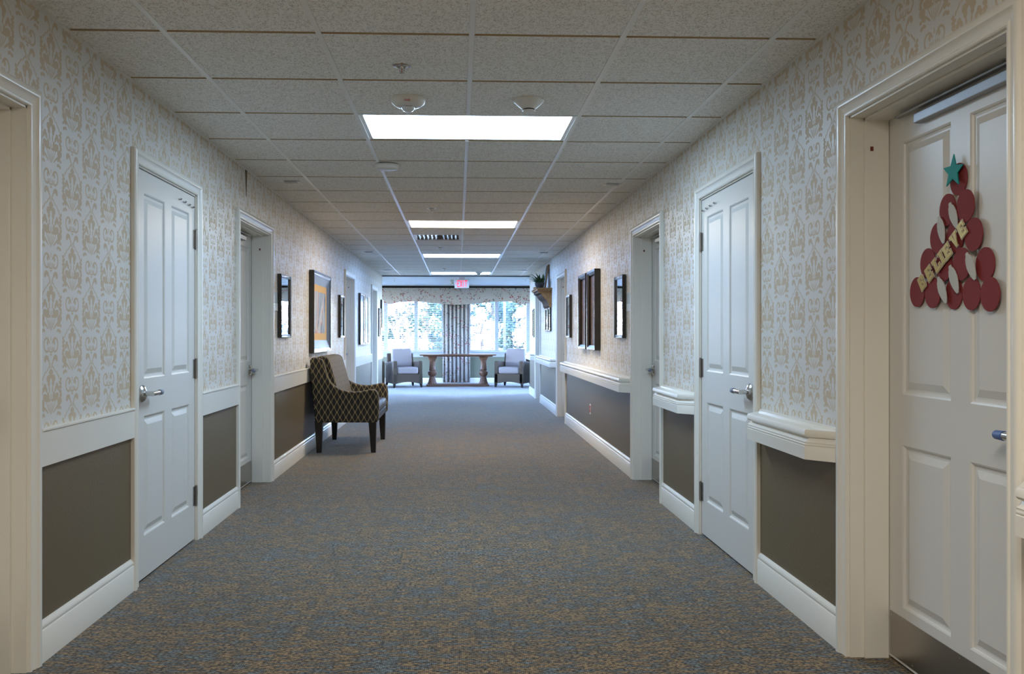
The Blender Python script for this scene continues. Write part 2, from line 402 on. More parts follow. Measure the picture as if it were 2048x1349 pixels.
M['bulb'] = pm('pale_grey_card', (.50, .49, .44), .7)
M['gold'] = pm('gold_foil', (.52, .38, .14), .35, .5, bump=(500, .5, .001)); M['letteredge'] = pm('pale_letter_card', (.60, .56, .42), .7)
M['leafgreen'] = pm('houseplant_leaf', (.035, .075, .025), .45); M['pot'] = pm('dark_glazed_pot', (.03, .028, .03), .3)
M['outred'] = pm('red_outlet', (.45, .03, .02), .4)
M['plain_ceiling'] = pm('plain_ceiling_panel', (.88, .86, .81), .8)

# ------------------------------------------------------------------ doors layout: (side, inner y0, inner y1, recess)
DOORS = [(-1, 2.16, 3.11, .145), (-1, 4.148, 5.077, .0), (-1, 6.06, 7.05, .145), (-1, 11.70, 12.70, .145), (-1, 15.25, 16.20, .145),
         (1, 2.215, 3.15, .145), (1, 4.16, 5.11, .0), (1, 6.12, 7.05, .145), (1, 11.58, 12.50, .145), (1, 15.12, 16.0, .145)]
CASW = .07
def segments(side, y_from, y_to, margin):
    ds = sorted((y0-margin, y1+margin) for s, y0, y1, r in DOORS if s == side)
    out = []; y = y_from
    for a, b in ds: out.append((y, a)); y = b
    out.append((y, y_to)); return out

# ------------------------------------------------------------------ shell
for side, nm in ((-1, 'wall_left'), (1, 'wall_right')):
    mb = MB(); T = .24
    JW = .012
    for a, b in segments(side, Y_BACK, Y_END, JW):
        mb.mi = 1; wbox(mb, side, -T, 0, a, b, -.02, .80)
        mb.mi = 0; wbox(mb, side, -T, 0, a, b, .80, ZC+.15)
    for s, y0, y1, r in DOORS:
        if s == side: wbox(mb, side, -T, 0, y0-JW, y1+JW, Z_DOOR+JW, ZC+.15)
    wbox(mb, side, -T-.06, -T, Y_BACK, Y_END, -.02, ZC+.15)  # unseen backing added behind the doorways to stop sky light leaking through
    tag(mb.build(nm, [M['paper'], M['taupe']]), kind='structure')
wl_ = bpy.data.objects['wall_left']
# lifted wallpaper seam on the left wall, a narrow dark wedge below the ceiling
mb = MB(); wprism(mb, -1, [(6.235, 2.446), (6.29, 2.446), (6.262, 2.245)], .0005, .004)
seam = mb.build('lifted_seam', pm('bare_wall_under_paper', (.16, .11, .06), .9), wl_)

mb = MB(); mb.box(XL-.3, XR+.3, Y_BACK, Y_END, -.1, 0); mb.box(LX0-.2, LX1+.2, Y_END, Y_WIN+.2, -.1, 0)
tag(mb.build('floor', M['carpet']), kind='structure')
mb = MB(); mb.box(XL-.25, XR+.25, Y_BACK-.2, Y_BACK, 0, ZC+.15)
tag(mb.build('wall_back', M['paper']), kind='structure')

# lounge
mb = MB(); mb.box(LX0-.2, XL-.1, Y_END-.2, Y_END, 0, ZC+.15); 
SW = (17.6, 21.15, .20, 2.38)      # unseen side windows, added to bring more sky light into the lounge
mb.box(LX0-.2, LX0, Y_END, SW[0], 0, ZC+.15); mb.box(LX0-.2, LX0, SW[1], Y_WIN+.2, 0, ZC+.15); mb.box(LX0-.2, LX0, SW[0], SW[1], 0, SW[2]); mb.box(LX0-.2, LX0, SW[0], SW[1], SW[3], ZC+.15)
tag(mb.build('wall_lounge_left', M['olive']), kind='structure')
mb = MB(); mb.box(XR+.1, LX1+.2, Y_END-.2, Y_END, 0, ZC+.15); 
mb.box(LX1, LX1+.2, Y_END, SW[0], 0, ZC+.15); mb.box(LX1, LX1+.2, SW[1], Y_WIN+.2, 0, ZC+.15); mb.box(LX1, LX1+.2, SW[0], SW[1], 0, SW[2]); mb.box(LX1, LX1+.2, SW[0], SW[1], SW[3], ZC+.15)
tag(mb.build('wall_lounge_right', M['olive']), kind='structure')
W1, W2 = (-2.62, -.37), (.27, 2.52); SILL, WTOP = .775, 2.22
mb = MB()
for a, b in ((LX0, W1[0]), (W1[1], W2[0]), (W2[1], LX1)): mb.box(a, b, Y_WIN, Y_WIN+.2, 0, ZC+.15)
for a, b in (W1, W2): mb.box(a, b, Y_WIN, Y_WIN+.2, 0, SILL); mb.box(a, b, Y_WIN, Y_WIN+.2, WTOP, ZC+.15)
tag(mb.build('wall_window_end', M['olive']), kind='structure')
mb = MB(); mb.box(LX0, LX1, Y_END, Y_WIN, ZC, ZC+.15)
tag(mb.build('ceiling_lounge', M['drywall']), kind='structure')
mb = MB(); mb.box(LX0, LX1, Y_END-.03, Y_END+.03, ZC-.03, ZC)
tag(mb.build('trim_1', pm('grey_ceiling_edge', (.12, .12, .13), .5)), 'dark edge strip where the corridor ceiling meets the lounge', kind='structure')
mb = MB(); mb.box(LX0, LX1, Y_WIN-.02, Y_WIN, ZC-.055, ZC)  # dark strip standing in for the shadow gap over the valance
tag(mb.build('shadow_gap_strip', M['gap_shade']), 'dark strip painted as the shadow gap above the valance on the window wall', kind='structure')
mb = MB(); mb.box(LX0, LX1, Y_WIN-.018, Y_WIN, 0, .105); mb.loft([(LX0, Y_WIN-.018, .105), (LX0, Y_WIN, .105), (LX0, Y_WIN, .125), (LX0, Y_WIN-.008, .12)], [(LX1, Y_WIN-.018, .105), (LX1, Y_WIN, .105), (LX1, Y_WIN, .125), (LX1, Y_WIN-.008, .12)])
tag(mb.build('baseboard_window_end', M['trim']), kind='structure')

# ------------------------------------------------------------------ baseboards, left rail board, right handrail
BASE = [(0, 0), (.016, 0), (.016, .118), (.012, .124), (.014, .130), (.014, .138), (.009, .146), (.006, .152), (0, .154)]
for side, nm in ((-1, 'baseboard_left'), (1, 'baseboard_right')):
    root = empty(nm, (WX(side, 0), 0, 0), kind='structure')
    for a, b in segments(side, -1.0, Y_END+.0, CASW+.0):
        if b < 1.5: a = -1.0
        mb = MB(); mb.loft([P(side, d, a, z) for d, z in BASE], [P(side, d, b, z) for d, z in BASE]); mb.build('board', M['trim'], root, smooth=35)
root = empty('trim_3', (XL, 0, .8), 'flat painted rail board along the left corridor wall', kind='structure')
RB = [(0, Z_RAIL_B), (.019, Z_RAIL_B), (.019, Z_RAIL_T-.012), (.024, Z_RAIL_T-.010), (.024, Z_RAIL_T-.003), (.020, Z_RAIL_T), (0, Z_RAIL_T)]
for a, b in segments(-1, -1.0, Y_END, CASW):
    mb = MB(); mb.loft([P(-1, d, a, z) for d, z in RB], [P(-1, d, b, z) for d, z in RB]); mb.build('rail_board', M['trim'], root, smooth=35)
root = empty('trim_4', (XR, 0, .8), 'projecting moulded handrail along the right corridor wall', kind='structure')
HR = [(0, .728), (.100, .728), (.100, .779), (.097, .781), (.097, .784), (.100, .786), (.100, .789), (.096, .791), (.096, .794), (.098, .798), (.086, .806), (.080, .816), (.094, .819),
      (.100, .826), (.100, .840), (.096, .848), (.088, .851), (.045, .851), (.040, .862), (.0, .864)]
for a, b in segments(1, -1.0, Y_END-.02, CASW+.012):
    mb = MB()
    def sec(y, q): return [P(1, .002 + d*q, y, z) for d, z in HR]
    mb.rings([sec(a, .15), sec(a+.088, 1), sec(b-.088, 1), sec(b, .15)])     # ends return to the wall on a slant
    mb.build('handrail_length', M['trim'], root, smooth=35)

# ------------------------------------------------------------------ doors
CAS = [(0, 0), (0, .011), (.004, .014), (.011, .014), (.015, .011), (.030, .015), (.040, .019), (.044, .023), (.058, .025), (.064, .023), (.070, .018), (.070, 0)]
def panel_mesh(side, d, ya, yb, za, zb, flip):
    """raised panel: sticking slopes in, then the field rises again"""
    mb = MB()
    def rect(i, dd): return [P(side, d+dd, ya+i, za+i), P(side, d+dd, yb-i, za+i), P(side, d+dd, yb-i, zb-i), P(side, d+dd, ya+i, zb-i)]
    mb.rings([rect(0, 0), rect(.006, -.003), rect(.009, -.008), rect(.016, -.0095), rect(.022, -.0095), rect(.046, -.001), rect(.048, -.0005)], cap=False)
    i = mb.add(rect(.048, -.0005)); mb.face((i, i+1, i+2, i+3))
    return mb
def door(num, side, y0, y1, r, hinge, label, cap='rubber', hooks=False, detail=True, closer=False):
    root = empty('door_%d' % num, (WX(side, 0), (y0+y1)/2, 0), label, kind='structure')
    t = M['trim']
    # casing: two legs and a head, mitred
    for ye, s in ((y0, -1), (y1, 1)):
        mb = MB(); mb.loft([P(side, d, ye+s*q, 0) for q, d in CAS], [P(side, d, ye+s*q, Z_DOOR+q) for q, d in CAS]); mb.build('casing_leg', t, root, smooth=30)
    mb = MB(); mb.loft([P(side, d, y0-q, Z_DOOR+q) for q, d in CAS], [P(side, d, y1+q, Z_DOOR+q) for q, d in CAS]); mb.build('casing_head', t, root, smooth=30)
    # jamb lining and stop
    dep = r+.05
    j = .008
    for nm, a, b in (('jamb', y0-.012, y0+j-.001), ('jamb', y1-j+.001, y1+.012)):
        mb = MB(); wbox(mb, side, -dep, 0, a, b, 0, Z_DOOR+.0); mb.build(nm, t, root)
    mb = MB(); wbox(mb, side, -dep, 0, y0-.012, y1+.012, Z_DOOR-j, Z_DOOR+.012); mb.build('jamb_head', t, root)
    if r > 0:
        for a, b in ((y0+j, y0+j+.011), (y1-j-.011, y1-j)):
            mb = MB(); wbox(mb, side, -r, -.052, a, b, 0, Z_DOOR-j); mb.build('door_stop', t, root, bevel=.002)
        mb = MB(); wbox(mb, side, -r, -.052, y0+j, y1-j, Z_DOOR-j-.011, Z_DOOR-j); mb.build('stop_head', t, root, bevel=.002)
    # slab: frame of stiles and rails with four raised panels let in
    face = -r - (.004 if r == 0 else .002); th = .044
    a, b = y0+j+.004, y1-j-.004; zb, zt = .012, Z_DOOR-j-.006
    st = .098; md = .104; pw = (b-a-2*st-md)/2
    ys = [(a+st, a+st+pw), (b-st-pw, b-st)]; zs = [(.222, .822), (1.008, 1.938)]
    mb = MB()
    ycut = [a, ys[0][0], ys[0][1], ys[1][0], ys[1][1], b]; zcut = [zb, zs[0][0], zs[0][1], zs[1][0], zs[1][1], zt]
    for iy in range(5):
        for iz in range(5):
            if iy in (1, 3) and iz in (1, 3): continue
            i = mb.add([P(side, face, ycut[iy], zcut[iz]), P(side, face, ycut[iy+1], zcut[iz]), P(side, face, ycut[iy+1], zcut[iz+1]), P(side, face, ycut[iy], zcut[iz+1])])
            mb.face((i, i+1, i+2, i+3) if side < 0 else (i+3, i+2, i+1, i))
    wbox(mb, side, face-th, face-.0105, a, b, zb, zt)
    for q0, q1 in (((a, zb), (a, zt)), ((b, zb), (b, zt)), ((a, zb), (b, zb)), ((a, zt), (b, zt))):
        i = mb.add([P(side, face, *q0), P(side, face, *q1), P(side, face-.0105, *q1), P(side, face-.0105, *q0)]); mb.face((i, i+1, i+2, i+3))
    mb.build('slab', M['door'], root, recalc=False)
    for (pa, pb) in ys:
        for (qa, qb) in zs: panel_mesh(side, face, pa, pb, qa, qb, False).build('panel', M['door'], root)
    # lever handle on the side away from the hinges
    near_lever = hinge == 'far'
    yl = a+.068 if near_lever else b-.068; dr = 1 if near_lever else -1; zl = .935
    mb = MB(); mb.lathe(P(side, face, yl, zl), [(.0, 0), (.043, 0), (.043, -.006 if side > 0 else .006), (.034, -.016 if side > 0 else .016), (.016, -.022 if side > 0 else .022), (.0, -.022 if side > 0 else .022)], 28, 'x')
    rose = mb.build('rose', M['steel'], root, smooth=40)
    mb = MB(); mb.tube([P(side, face+.02, yl, zl), P(side, face+.052, yl, zl)], .012, 14)
    mb.tube([P(side, face+.056, yl-dr*.013, zl), P(side, face+.058, yl+dr*.03, zl), P(side, face+.056, yl+dr*.085, zl)], .0125, 14)
    lev = mb.build('lever', M['steel'], root, smooth=50)
    mb = MB(); mb.tube([P(side, face+.056, yl+dr*.083, zl), P(side, face+.056, yl+dr*.118, zl), P(side, face+.055, yl+dr*.123, zl)], [.0145, .0135, .011], 14); put(mb.build('grip_sleeve', M[cap], None, smooth=50), lev)
    # hinges
    if r == 0:
        yh = b+.003 if hinge == 'far' else a-.003
        for zc in (1.795, 1.025, .268):
            mb = MB(); wbox(mb, side, face, face+.0035, yh-.033, yh+.012, zc-.055, zc+.055)
            for k in range(5):
                mb.lathe(P(side, face+.008, yh, zc-.055+k*.022), [(.0075, .001), (.0075, .021)], 12)
            mb.lathe(P(side, face+.008, yh, zc), [(.0, -.062), (.006, -.060), (.0055, -.055), (.0055, .055), (.006, .060), (.0, .062)], 10)
            mb.build('hinge', M['hinge'], root, smooth=40)
        hy = (b-.28, b-.20, b-.125, b-.055) if hinge == 'far' else ()
        if hooks:
            for k, q in enumerate(hy):
                mb = MB(); mb.tube([P(side, face, q, 1.990-.004*k), P(side, face+.010, q, 1.990-.004*k), P(side, face+.014, q, 1.996-.004*k)], [.006, .005, .007], 8); mb.build('coat_hook', M['steel'], root, smooth=50)
    else:
        kp = MB(); wbox(kp, side, face, face+.0015, a+.012, b-.012, .022, .185); ko = kp.build('kick_plate', M['kick'], root)
        mb = MB(); yf = y1-j-.0112
        # small patch on the far stop
        mb.box(*sorted((WX(side, -.072), WX(side, -.084))), yf-.0012, yf, 1.925, 1.942)
        if num != 1: mb.build('bumper_patch', M['rust'], root)
        if detail:
            for q in range(7):
                yq = a+.025 + q*(b-a-.05)/6
                for zq in (.034, .172):
                    mb = MB(); mb.lathe(P(side, face+.0015, yq, zq), [(.003, 0), (.003, -.001 if side > 0 else .001), (0, -.0016 if side > 0 else .0016)], 8, 'x', cap=False); put(mb.build('screw', M['steel'], None), ko)
        if closer:
            ro = MB(); wbox(ro, side, face, face+.028, y0+.03, y0+.70, 1.975, 2.010); c = ro.build('closer_track', M['closer'], root, bevel=.004)
            ro = MB(); wbox(ro, side, face+.012, face+.034, y0+.18, y0+.82, 2.022, 2.030); ro.build('closer_arm', M['hinge'], root, bevel=.002)
    return face
names = ['white panelled door in its deep frame at the left edge', 'white four-panel closet door with hooks on the left wall', 'recessed panelled door beside the first mirror on the left', 'recessed door beyond the painting on the left wall', 'last recessed door on the left wall near the lounge',
         'panelled door with the red disc tree at the right edge', 'white four-panel closet door with hooks on the right wall', 'recessed panelled door beside the first mirror on the right', 'recessed door beyond the dark twin panels on the right wall', 'last recessed door on the right wall behind the plant shelf']
FACE = []
for k, (s, y0, y1, r) in enumerate(DOORS):
    hinge = 'far' if (r == 0 or k in (5,)) else 'near'
    FACE.append(door(k+1, s, y0, y1, r, hinge, names[k], cap='bluecap' if k == 5 else 'rubber', hooks=r == 0, detail=k in (2, 5, 7), closer=k in (2, 5, 7)))

# ------------------------------------------------------------------ ceiling grid
TX = [.056 + (k-2)*.617 for k in range(5)]           # main tees along the corridor
ROW0, ROWS = 3.40, .622
def row(k): return ROW0 + k*ROWS
LIGHT_ROWS = {2: 'first', 9: 'second', 15: 'far', 21: 'far', -5: 'near', -12: 'near'}
VENT = (11, 1)                                      # row, column index
ceil = empty('ceiling', (0, 0, ZC), kind='structure')
mb = MB(); mb.box(LX0-.2, LX1+.2, Y_END-.2, Y_WIN+.2, ZC+.15, ZC+.2); mb.box(XL-.25, XR+.25, Y_BACK-.2, Y_END, ZC+.18, ZC+.25); mb.build('deck', M['plain_ceiling'], ceil)
xs = [XL] + TX + [XR]
K0, K1 = -4, 23
tile_mesh = {}
for k in range(K0, K1):
    ya, yb = row(k), min(row(k+1), Y_END-.03)
    if yb-ya < .05: continue
    for c in range(6):
        if k in LIGHT_ROWS and c in (2, 3): continue
        if (k, c) == (11, 2): continue
        xa, xb = xs[c], xs[c+1]
        g0x = .012 if c > 0 else .018; g1x = .012 if c < 5 else .018
        w_, h_ = xb-xa-g0x-g1x, yb-ya-.022
        key = (round(w_, 3), round(h_, 3))
        if key not in tile_mesh:
            mb = MB(); hx, hy = w_/2, h_/2
            mb.mi = 1
            for q in (((-hx, -hy), (hx, -hy)), ((hx, -hy), (hx, hy)), ((hx, hy), (-hx, hy)), ((-hx, hy), (-hx, -hy))):
                i = mb.add([(*q[0], 0), (*q[1], 0), (*q[1], -.010), (*q[0], -.010)]); mb.face((i, i+1, i+2, i+3))
            mb.mi = 0
            i = mb.add([(-hx, -hy, -.010), (-hx, hy, -.010), (hx, hy, -.010), (hx, -hy, -.010)]); mb.face((i, i+1, i+2, i+3))
            i = mb.add([(-hx, -hy, 0), (-hx, hy, 0), (hx, hy, 0), (hx, -hy, 0)]); mb.face((i+3, i+2, i+1, i))
            o = mb.build('tile', [M['tile'], M['tileedge']]); tile_mesh[key] = o.data
        else:
            o = bpy.data.objects.new('tile', tile_mesh[key]); COL.objects.link(o)
        o.location = ((xa+g0x+xb-g1x)/2, (ya+yb)/2, ZC+.003); o.parent = ceil; o.matrix_parent_inverse = Matrix.Translation((0, 0, -ZC))
mb = MB()
for a, b in ((Y_BACK, row(-12)), (row(-11), row(-5)), (row(-4), row(K0))):
    if b > a: mb.box(XL, XR, a, b, ZC, ZC+.02)
for k in (-12, -5): mb.box(XL, TX[1], row(k), row(k+1), ZC, ZC+.02); mb.box(TX[3], XR, row(k), row(k+1), ZC, ZC+.02)
mb.build('plain_panel', M['plain_ceiling'], ceil)
for c, x in enumerate(TX):
    runs = [(row(K0), Y_END-.03)]
    if c == 2:
        runs = []; y = row(K0)
        for lk in (2, 9, 15, 21): runs.append((y, row(lk))); y = row(lk+1)
        runs.append((y, Y_END-.03))
    for a, b in runs:
        mb = MB(); mb.box(x-.0115, x+.0115, a, b, ZC-.0085, ZC-.004); mb.box(x-.003, x+.003, a, b, ZC-.004, ZC+.035)
        mb.build('main_tee', M['tee'], ceil)
for k in range(K0, K1):
    mb = MB(); parts = [(XL, TX[1]), (TX[1], TX[3]), (TX[3], XR)]
    mb.box(XL, XR, row(k)-.011, row(k)+.011, ZC+.001, ZC+.005)
    mb.build('cross_tee', M['tee'], ceil)
for side in (-1, 1):
    mb = MB(); wbox(mb, side, 0, .017, row(K0), Y_END-.03, ZC-.0085, ZC-.004); wbox(mb, side, 0, .002, row(K0), Y_END-.03, ZC, ZC+.02); mb.build('wall_angle', M['tee'], ceil)

# ------------------------------------------------------------------ ceiling lights
LL = {2: 'nearest recessed ceiling light with a half bright prismatic lens', 9: 'second recessed ceiling light with a warm lens', 15: 'third recessed ceiling light along the corridor', 21: 'farthest recessed ceiling light just before the lounge', -5: 'recessed ceiling light overhead, just above the camera', -12: 'recessed ceiling light behind the camera'}
for k, key in LIGHT_ROWS.items():
    xa, xb, ya, yb = TX[1]+.012, TX[3]-.012, row(k)+.012, row(k+1)-.012
    root = empty('ceiling_light', ((xa+xb)/2, (ya+yb)/2, ZC), LL[k], 'ceiling light', 'recessed fluorescent ceiling lights')
    mb = MB(); e = .022
    mb.box(xa, xb, ya, ya+e, ZC-.004, ZC+.012); mb.box(xa, xb, yb-e, yb, ZC-.004, ZC+.012); mb.box(xa, xa+e, ya+e, yb-e, ZC-.004, ZC+.012); mb.box(xb-e, xb, ya+e, yb-e, ZC-.004, ZC+.012)
    mb.build('frame', M['tee'], root)
    mb = MB(); h = .115
    mb.box(xa, xb, ya, ya+.01, ZC+.012, ZC+h); mb.box(xa, xb, yb-.01, yb, ZC+.012, ZC+h); mb.box(xa, xa+.01, ya, yb, ZC+.012, ZC+h); mb.box(xb-.01, xb, ya, yb, ZC+.012, ZC+h); mb.box(xa, xb, ya, yb, ZC+h, ZC+h+.01)
    mb.build('housing', M['housing'], root)
    mb = MB(); i = mb.add([(xa+e, ya+e, ZC+.006), (xb-e, ya+e, ZC+.006), (xb-e, yb-e, ZC+.006), (xa+e, yb-e, ZC+.006)]); mb.face((i+3, i+2, i+1, i)); mb.build('lens', lens_glow(key), root, recalc=False)

# ------------------------------------------------------------------ small ceiling fittings
def cthing(name, loc, label, cat, group=None): return empty(name, (loc[0], loc[1], ZC-.007), label, cat, group)
ZT = ZC - .007
# strobe
c = (-.256, 4.33); r = cthing('fire_strobe', c, 'white round ceiling strobe with clear dome lens and red lettering', 'fire alarm')
MB().lathe((c[0], c[1], ZT), [(0, 0), (.088, 0), (.090, -.008), (.084, -.026), (.066, -.040), (.045, -.044), (0, -.045)], 36).build('body', M['white'], r, smooth=40)
MB().lathe((c[0], c[1], ZT-.043), [(.034, 0), (.033, -.010), (.026, -.020), (.014, -.026), (0, -.027)], 24, cap=False).build('dome_lens', M['clear'], r, smooth=60)
MB().lathe((c[0], c[1], ZT-.043), [(.036, .001), (.036, -.004), (.034, -.006)], 24).build('lens_ring', M['steel'], r, smooth=40)
fc = bpy.data.curves.new('fire_lettering', 'FONT'); fc.body = 'FIRE'; fc.size = .017; fc.align_x = 'CENTER'; fc.extrude = .0006; fc.materials.append(M['red'])
fo = bpy.data.objects.new('lettering', fc); COL.objects.link(fo)
fo.rotation_euler = (math.radians(130), 0, 0); fo.location = (c[0], c[1]-.076, ZT-.034); 
bpy.context.view_layer.update()
me_ = bpy.data.meshes.new_from_object(fo.evaluated_get(bpy.context.evaluated_depsgraph_get())); mw_ = fo.matrix_world.copy(); bpy.data.objects.remove(fo)
fo = bpy.data.objects.new('lettering', me_); COL.objects.link(fo); fo.matrix_world = mw_; fo.parent = r; fo.matrix_parent_inverse = Matrix.Translation(-Vector(r.location))
# smoke detectors
def smoke(c, label, k=1.0):
    r = cthing('smoke_detector', c, label, 'smoke detector', 'smoke detectors on the ceiling')
    MB().lathe((c[0], c[1], ZT), [(0, 0), (.078*k, 0), (.080*k, -.008*k), (.062*k, -.026*k), (.060*k, -.028*k), (.038*k, -.046*k), (.034*k, -.050*k)], 32).build('body', M['white'], r, smooth=30)
    MB().lathe((c[0], c[1], ZT-.050*k), [(.031*k, .004), (.031*k, -.006*k)], 24).build('vent_slot', M['dark'], r, smooth=40)
    MB().lathe((c[0], c[1], ZT-.056*k), [(.033*k, 0), (.030*k, -.006*k), (0, -.008*k)], 24).build('cap', M['white'], r, smooth=40)
    return r
smoke((.365, 4.33), 'stepped conical smoke detector beside the nearest light')
smoke((.40, 16.25), 'small dark smoke detector in front of the farthest light')
# thin disc below the grid
c = (-.505, 6.0); r = cthing('ceiling_sensor', c, 'thin white disc sensor hanging under the left main tee', 'sensor')
MB().lathe((c[0], c[1], ZT), [(0, .008), (.03, .008), (.03, -.010), (0, -.010)], 20).build('stem', M['dark'], r, smooth=40)
MB().lathe((c[0], c[1], ZT-.008), [(0, 0), (.084, 0), (.086, -.006), (.080, -.024), (.072, -.030), (0, -.033)], 36).build('disc', M['white'], r, smooth=40)
# sprinklers
def sprinkler(c, label, z=ZT):
    r = empty('sprinkler', (c[0], c[1], z), label, 'sprinkler', 'ceiling sprinklers')
    MB().lathe((c[0], c[1], z), [(.012, .0), (.043, 0), (.042, -.003), (.030, -.005), (.026, -.001), (.012, -.001)], 28).build('escutcheon', M['steel'], r, smooth=50)
    mb = MB(); mb.lathe((c[0], c[1], z), [(.009, 0), (.009, -.012), (.006, -.016)], 12); mb.tube([(c[0]-.010, c[1], z-.010), (c[0]-.011, c[1], z-.022), (c[0], c[1], z-.034)], .0018, 6); mb.tube([(c[0]+.010, c[1], z-.010), (c[0]+.011, c[1], z-.022), (c[0], c[1], z-.034)], .0018, 6)
    mb.build('frame', M['steel'], r, smooth=50)
    MB().tube([(c[0], c[1], z-.014), (c[0], c[1], z-.033)], .002, 6).build('glass_bulb', M['red'], r)
    MB().lathe((c[0], c[1], z-.034), [(0, 0), (.011, 0), (.011, -.0015), (0, -.002)], 16).build('deflector', M['steel'], r, smooth=40)
sprinkler((-.253, 3.80), 'sprinkler head in the tile nearest the camera')
sprinkler((-.252, 8.10), 'sprinkler head before the second ceiling light')
sprinkler((-.252, 11.75), 'sprinkler head behind the square air vent')
sprinkler((-.251, 15.5), 'sprinkler head between the third and fourth lights')
sprinkler((-1.42, 18.9), 'sprinkler head on the left of the lounge ceiling', ZC)
sprinkler((1.50, 18.7), 'sprinkler head on the right of the lounge ceiling', ZC)
# slim ceiling slots
for c, lb in (((-1.32, 6.71), 'slim dark ceiling slot over the left wall, nearest'), ((1.24, 6.73), 'slim dark ceiling slot over the right wall, nearest'), ((-1.31, 12.40), 'slim ceiling slot over the left wall, halfway along'), ((1.27, 12.40), 'slim ceiling slot over the right wall, halfway along'),
              ((-1.32, 15.9), 'slim ceiling slot over the left wall by the lounge'), ((1.24, 15.86), 'slim ceiling slot over the right wall by the lounge')):
    r = cthing('ceiling_slot', c, lb, 'vent', 'slim slots in the corridor ceiling')
    mb = MB(); mb.loft([(c[0]-.065, c[1]-.04, ZT), (c[0]+.065, c[1]-.04, ZT), (c[0]+.065, c[1]+.04, ZT), (c[0]-.065, c[1]+.04, ZT)], [(c[0]-.058, c[1]-.032, ZT-.010), (c[0]+.058, c[1]-.032, ZT-.010), (c[0]+.058, c[1]+.032, ZT-.010), (c[0]-.058, c[1]+.032, ZT-.010)])
    mb.build('cover', M['hinge'], r)
    for s in (-1, 1):
        mb = MB(); mb.box(c[0]+s*.062-.010, c[0]+s*.062+.010, c[1]-.042, c[1]+.042, ZT-.012, ZT); mb.build('end_clip', M['white'], r)
# square diffuser, one tile
xa, xb, ya, yb = TX[1]+.013, TX[2]-.013, row(11)+.012, row(12)-.012
r = empty('air_vent', ((xa+xb)/2, (ya+yb)/2, ZC), 'square white air diffuser with curved vanes in the ceiling', 'vent')
mb = MB()
for i0, i1, z0, z1 in ((0, .03, -.006, -.006),):
    mb.box(xa, xb, ya, ya+.03, ZC-.006, ZC); mb.box(xa, xb, yb-.03, yb, ZC-.006, ZC); mb.box(xa, xa+.03, ya+.03, yb-.03, ZC-.006, ZC); mb.box(xb-.03, xb, ya+.03, yb-.03, ZC-.006, ZC)
mb.build('frame', M['white'], r)
mb = MB(); mb.box(xa+.03, xb-.03, ya+.03, yb-.03, ZC+.05, ZC+.06); mb.build('throat', M['dark'], r)
nv = 11
for k in range(nv):
    x = xa+.045 + k*(xb-xa-.09)/(nv-1); s = 1 if k >= nv/2 else -1
    mb = MB(); sec = [(0, .04), (s*.006, .02), (s*.018, .004), (s*.03, -.004)]
    A = [(x+u, ya+.03, ZC+z) for u, z in sec]+[(x+u-s*.002, ya+.03, ZC+z+.002) for u, z in sec[::-1]]
    mb.loft(A, [(p[0], yb-.03, p[2]) for p in A]); mb.build('vane', M['steel'], r, smooth=40)

# ------------------------------------------------------------------ exit sign
EX, EY, EZ0, EZ1 = .082, 17.95, 2.215, 2.405
r = empty('exit_sign', (EX, EY, ZC), 'white hanging EXIT sign with glowing red letters at the lounge', 'exit sign')
mb = MB(); mb.box(EX-.155, EX+.155, EY, EY+.045, EZ0, EZ1); mb.build('housing', M['exit_face'], r, bevel=.006)
mb = MB(); mb.box(EX-.06, EX+.06, EY+.005, EY+.045, EZ1, ZC); mb.build('canopy', M['exit_face'], r)
def strokes(ch):
    return {'E': [[(0, 0), (.28, 0), (.28, 1), (0, 1)], [(.28, .85), (1, .85), (1, 1), (.28, 1)], [(.28, .43), (.85, .43), (.85, .57), (.28, .57)], [(.28, 0), (1, 0), (1, .15), (.28, .15)]],
            'X': [[(0, 0), (.3, 0), (1, 1), (.7, 1)], [(.7, 0), (1, 0), (.3, 1), (0, 1)]], 'I': [[(.3, 0), (.7, 0), (.7, 1), (.3, 1)]],
            'T': [[(0, .85), (1, .85), (1, 1), (0, 1)], [(.36, 0), (.64, 0), (.64, .85), (.36, .85)]]}[ch]
x = EX-.100
for ch, wd in (('E', .050), ('X', .058), ('I', .034), ('T', .054)):
    mb = MB()
    for q, st in enumerate(strokes(ch)):
        dy = .0025 + .0004*q
        mb.loft([(x+wd*a, EY-dy, EZ0+.022+.146*b) for a, b in st], [(x+wd*a, EY+.004, EZ0+.022+.146*b) for a, b in st])
    mb.build('letter_'+ch.lower(), M['exit_red'], r); x += wd+.006
mb = MB(); zc = (EZ0+EZ1)/2; x0 = EX-.122
mb.loft([(x0-.016, EY-.002, zc), (x0+.004, EY-.002, zc+.022), (x0+.012, EY-.002, zc+.022), (x0-.006, EY-.002, zc), (x0+.012, EY-.002, zc-.022), (x0+.004, EY-.002, zc-.022)], [(x0-.016, EY+.003, zc), (x0+.004, EY+.003, zc+.022), (x0+.012, EY+.003, zc+.022), (x0-.006, EY+.003, zc), (x0+.012, EY+.003, zc-.022), (x0+.004, EY+.003, zc-.022)])
mb.build('chevron', M['exit_red'], r)
# twin-head lamp behind it on the ceiling
r = empty('emergency_lamp', (-.13, 18.9, ZC), 'small white ceiling box beside the exit sign', 'lamp')
mb = MB(); mb.box(-.17, -.09, 18.86, 18.94, ZC-.05, ZC); mb.build('box', M['white'], r, bevel=.008)
mb = MB(); mb.lathe((-.13, 18.9, ZC-.05), [(.03, 0), (.04, -.03), (.038, -.05), (0, -.055)], 18); mb.build('head', M['white'], r, smooth=40)

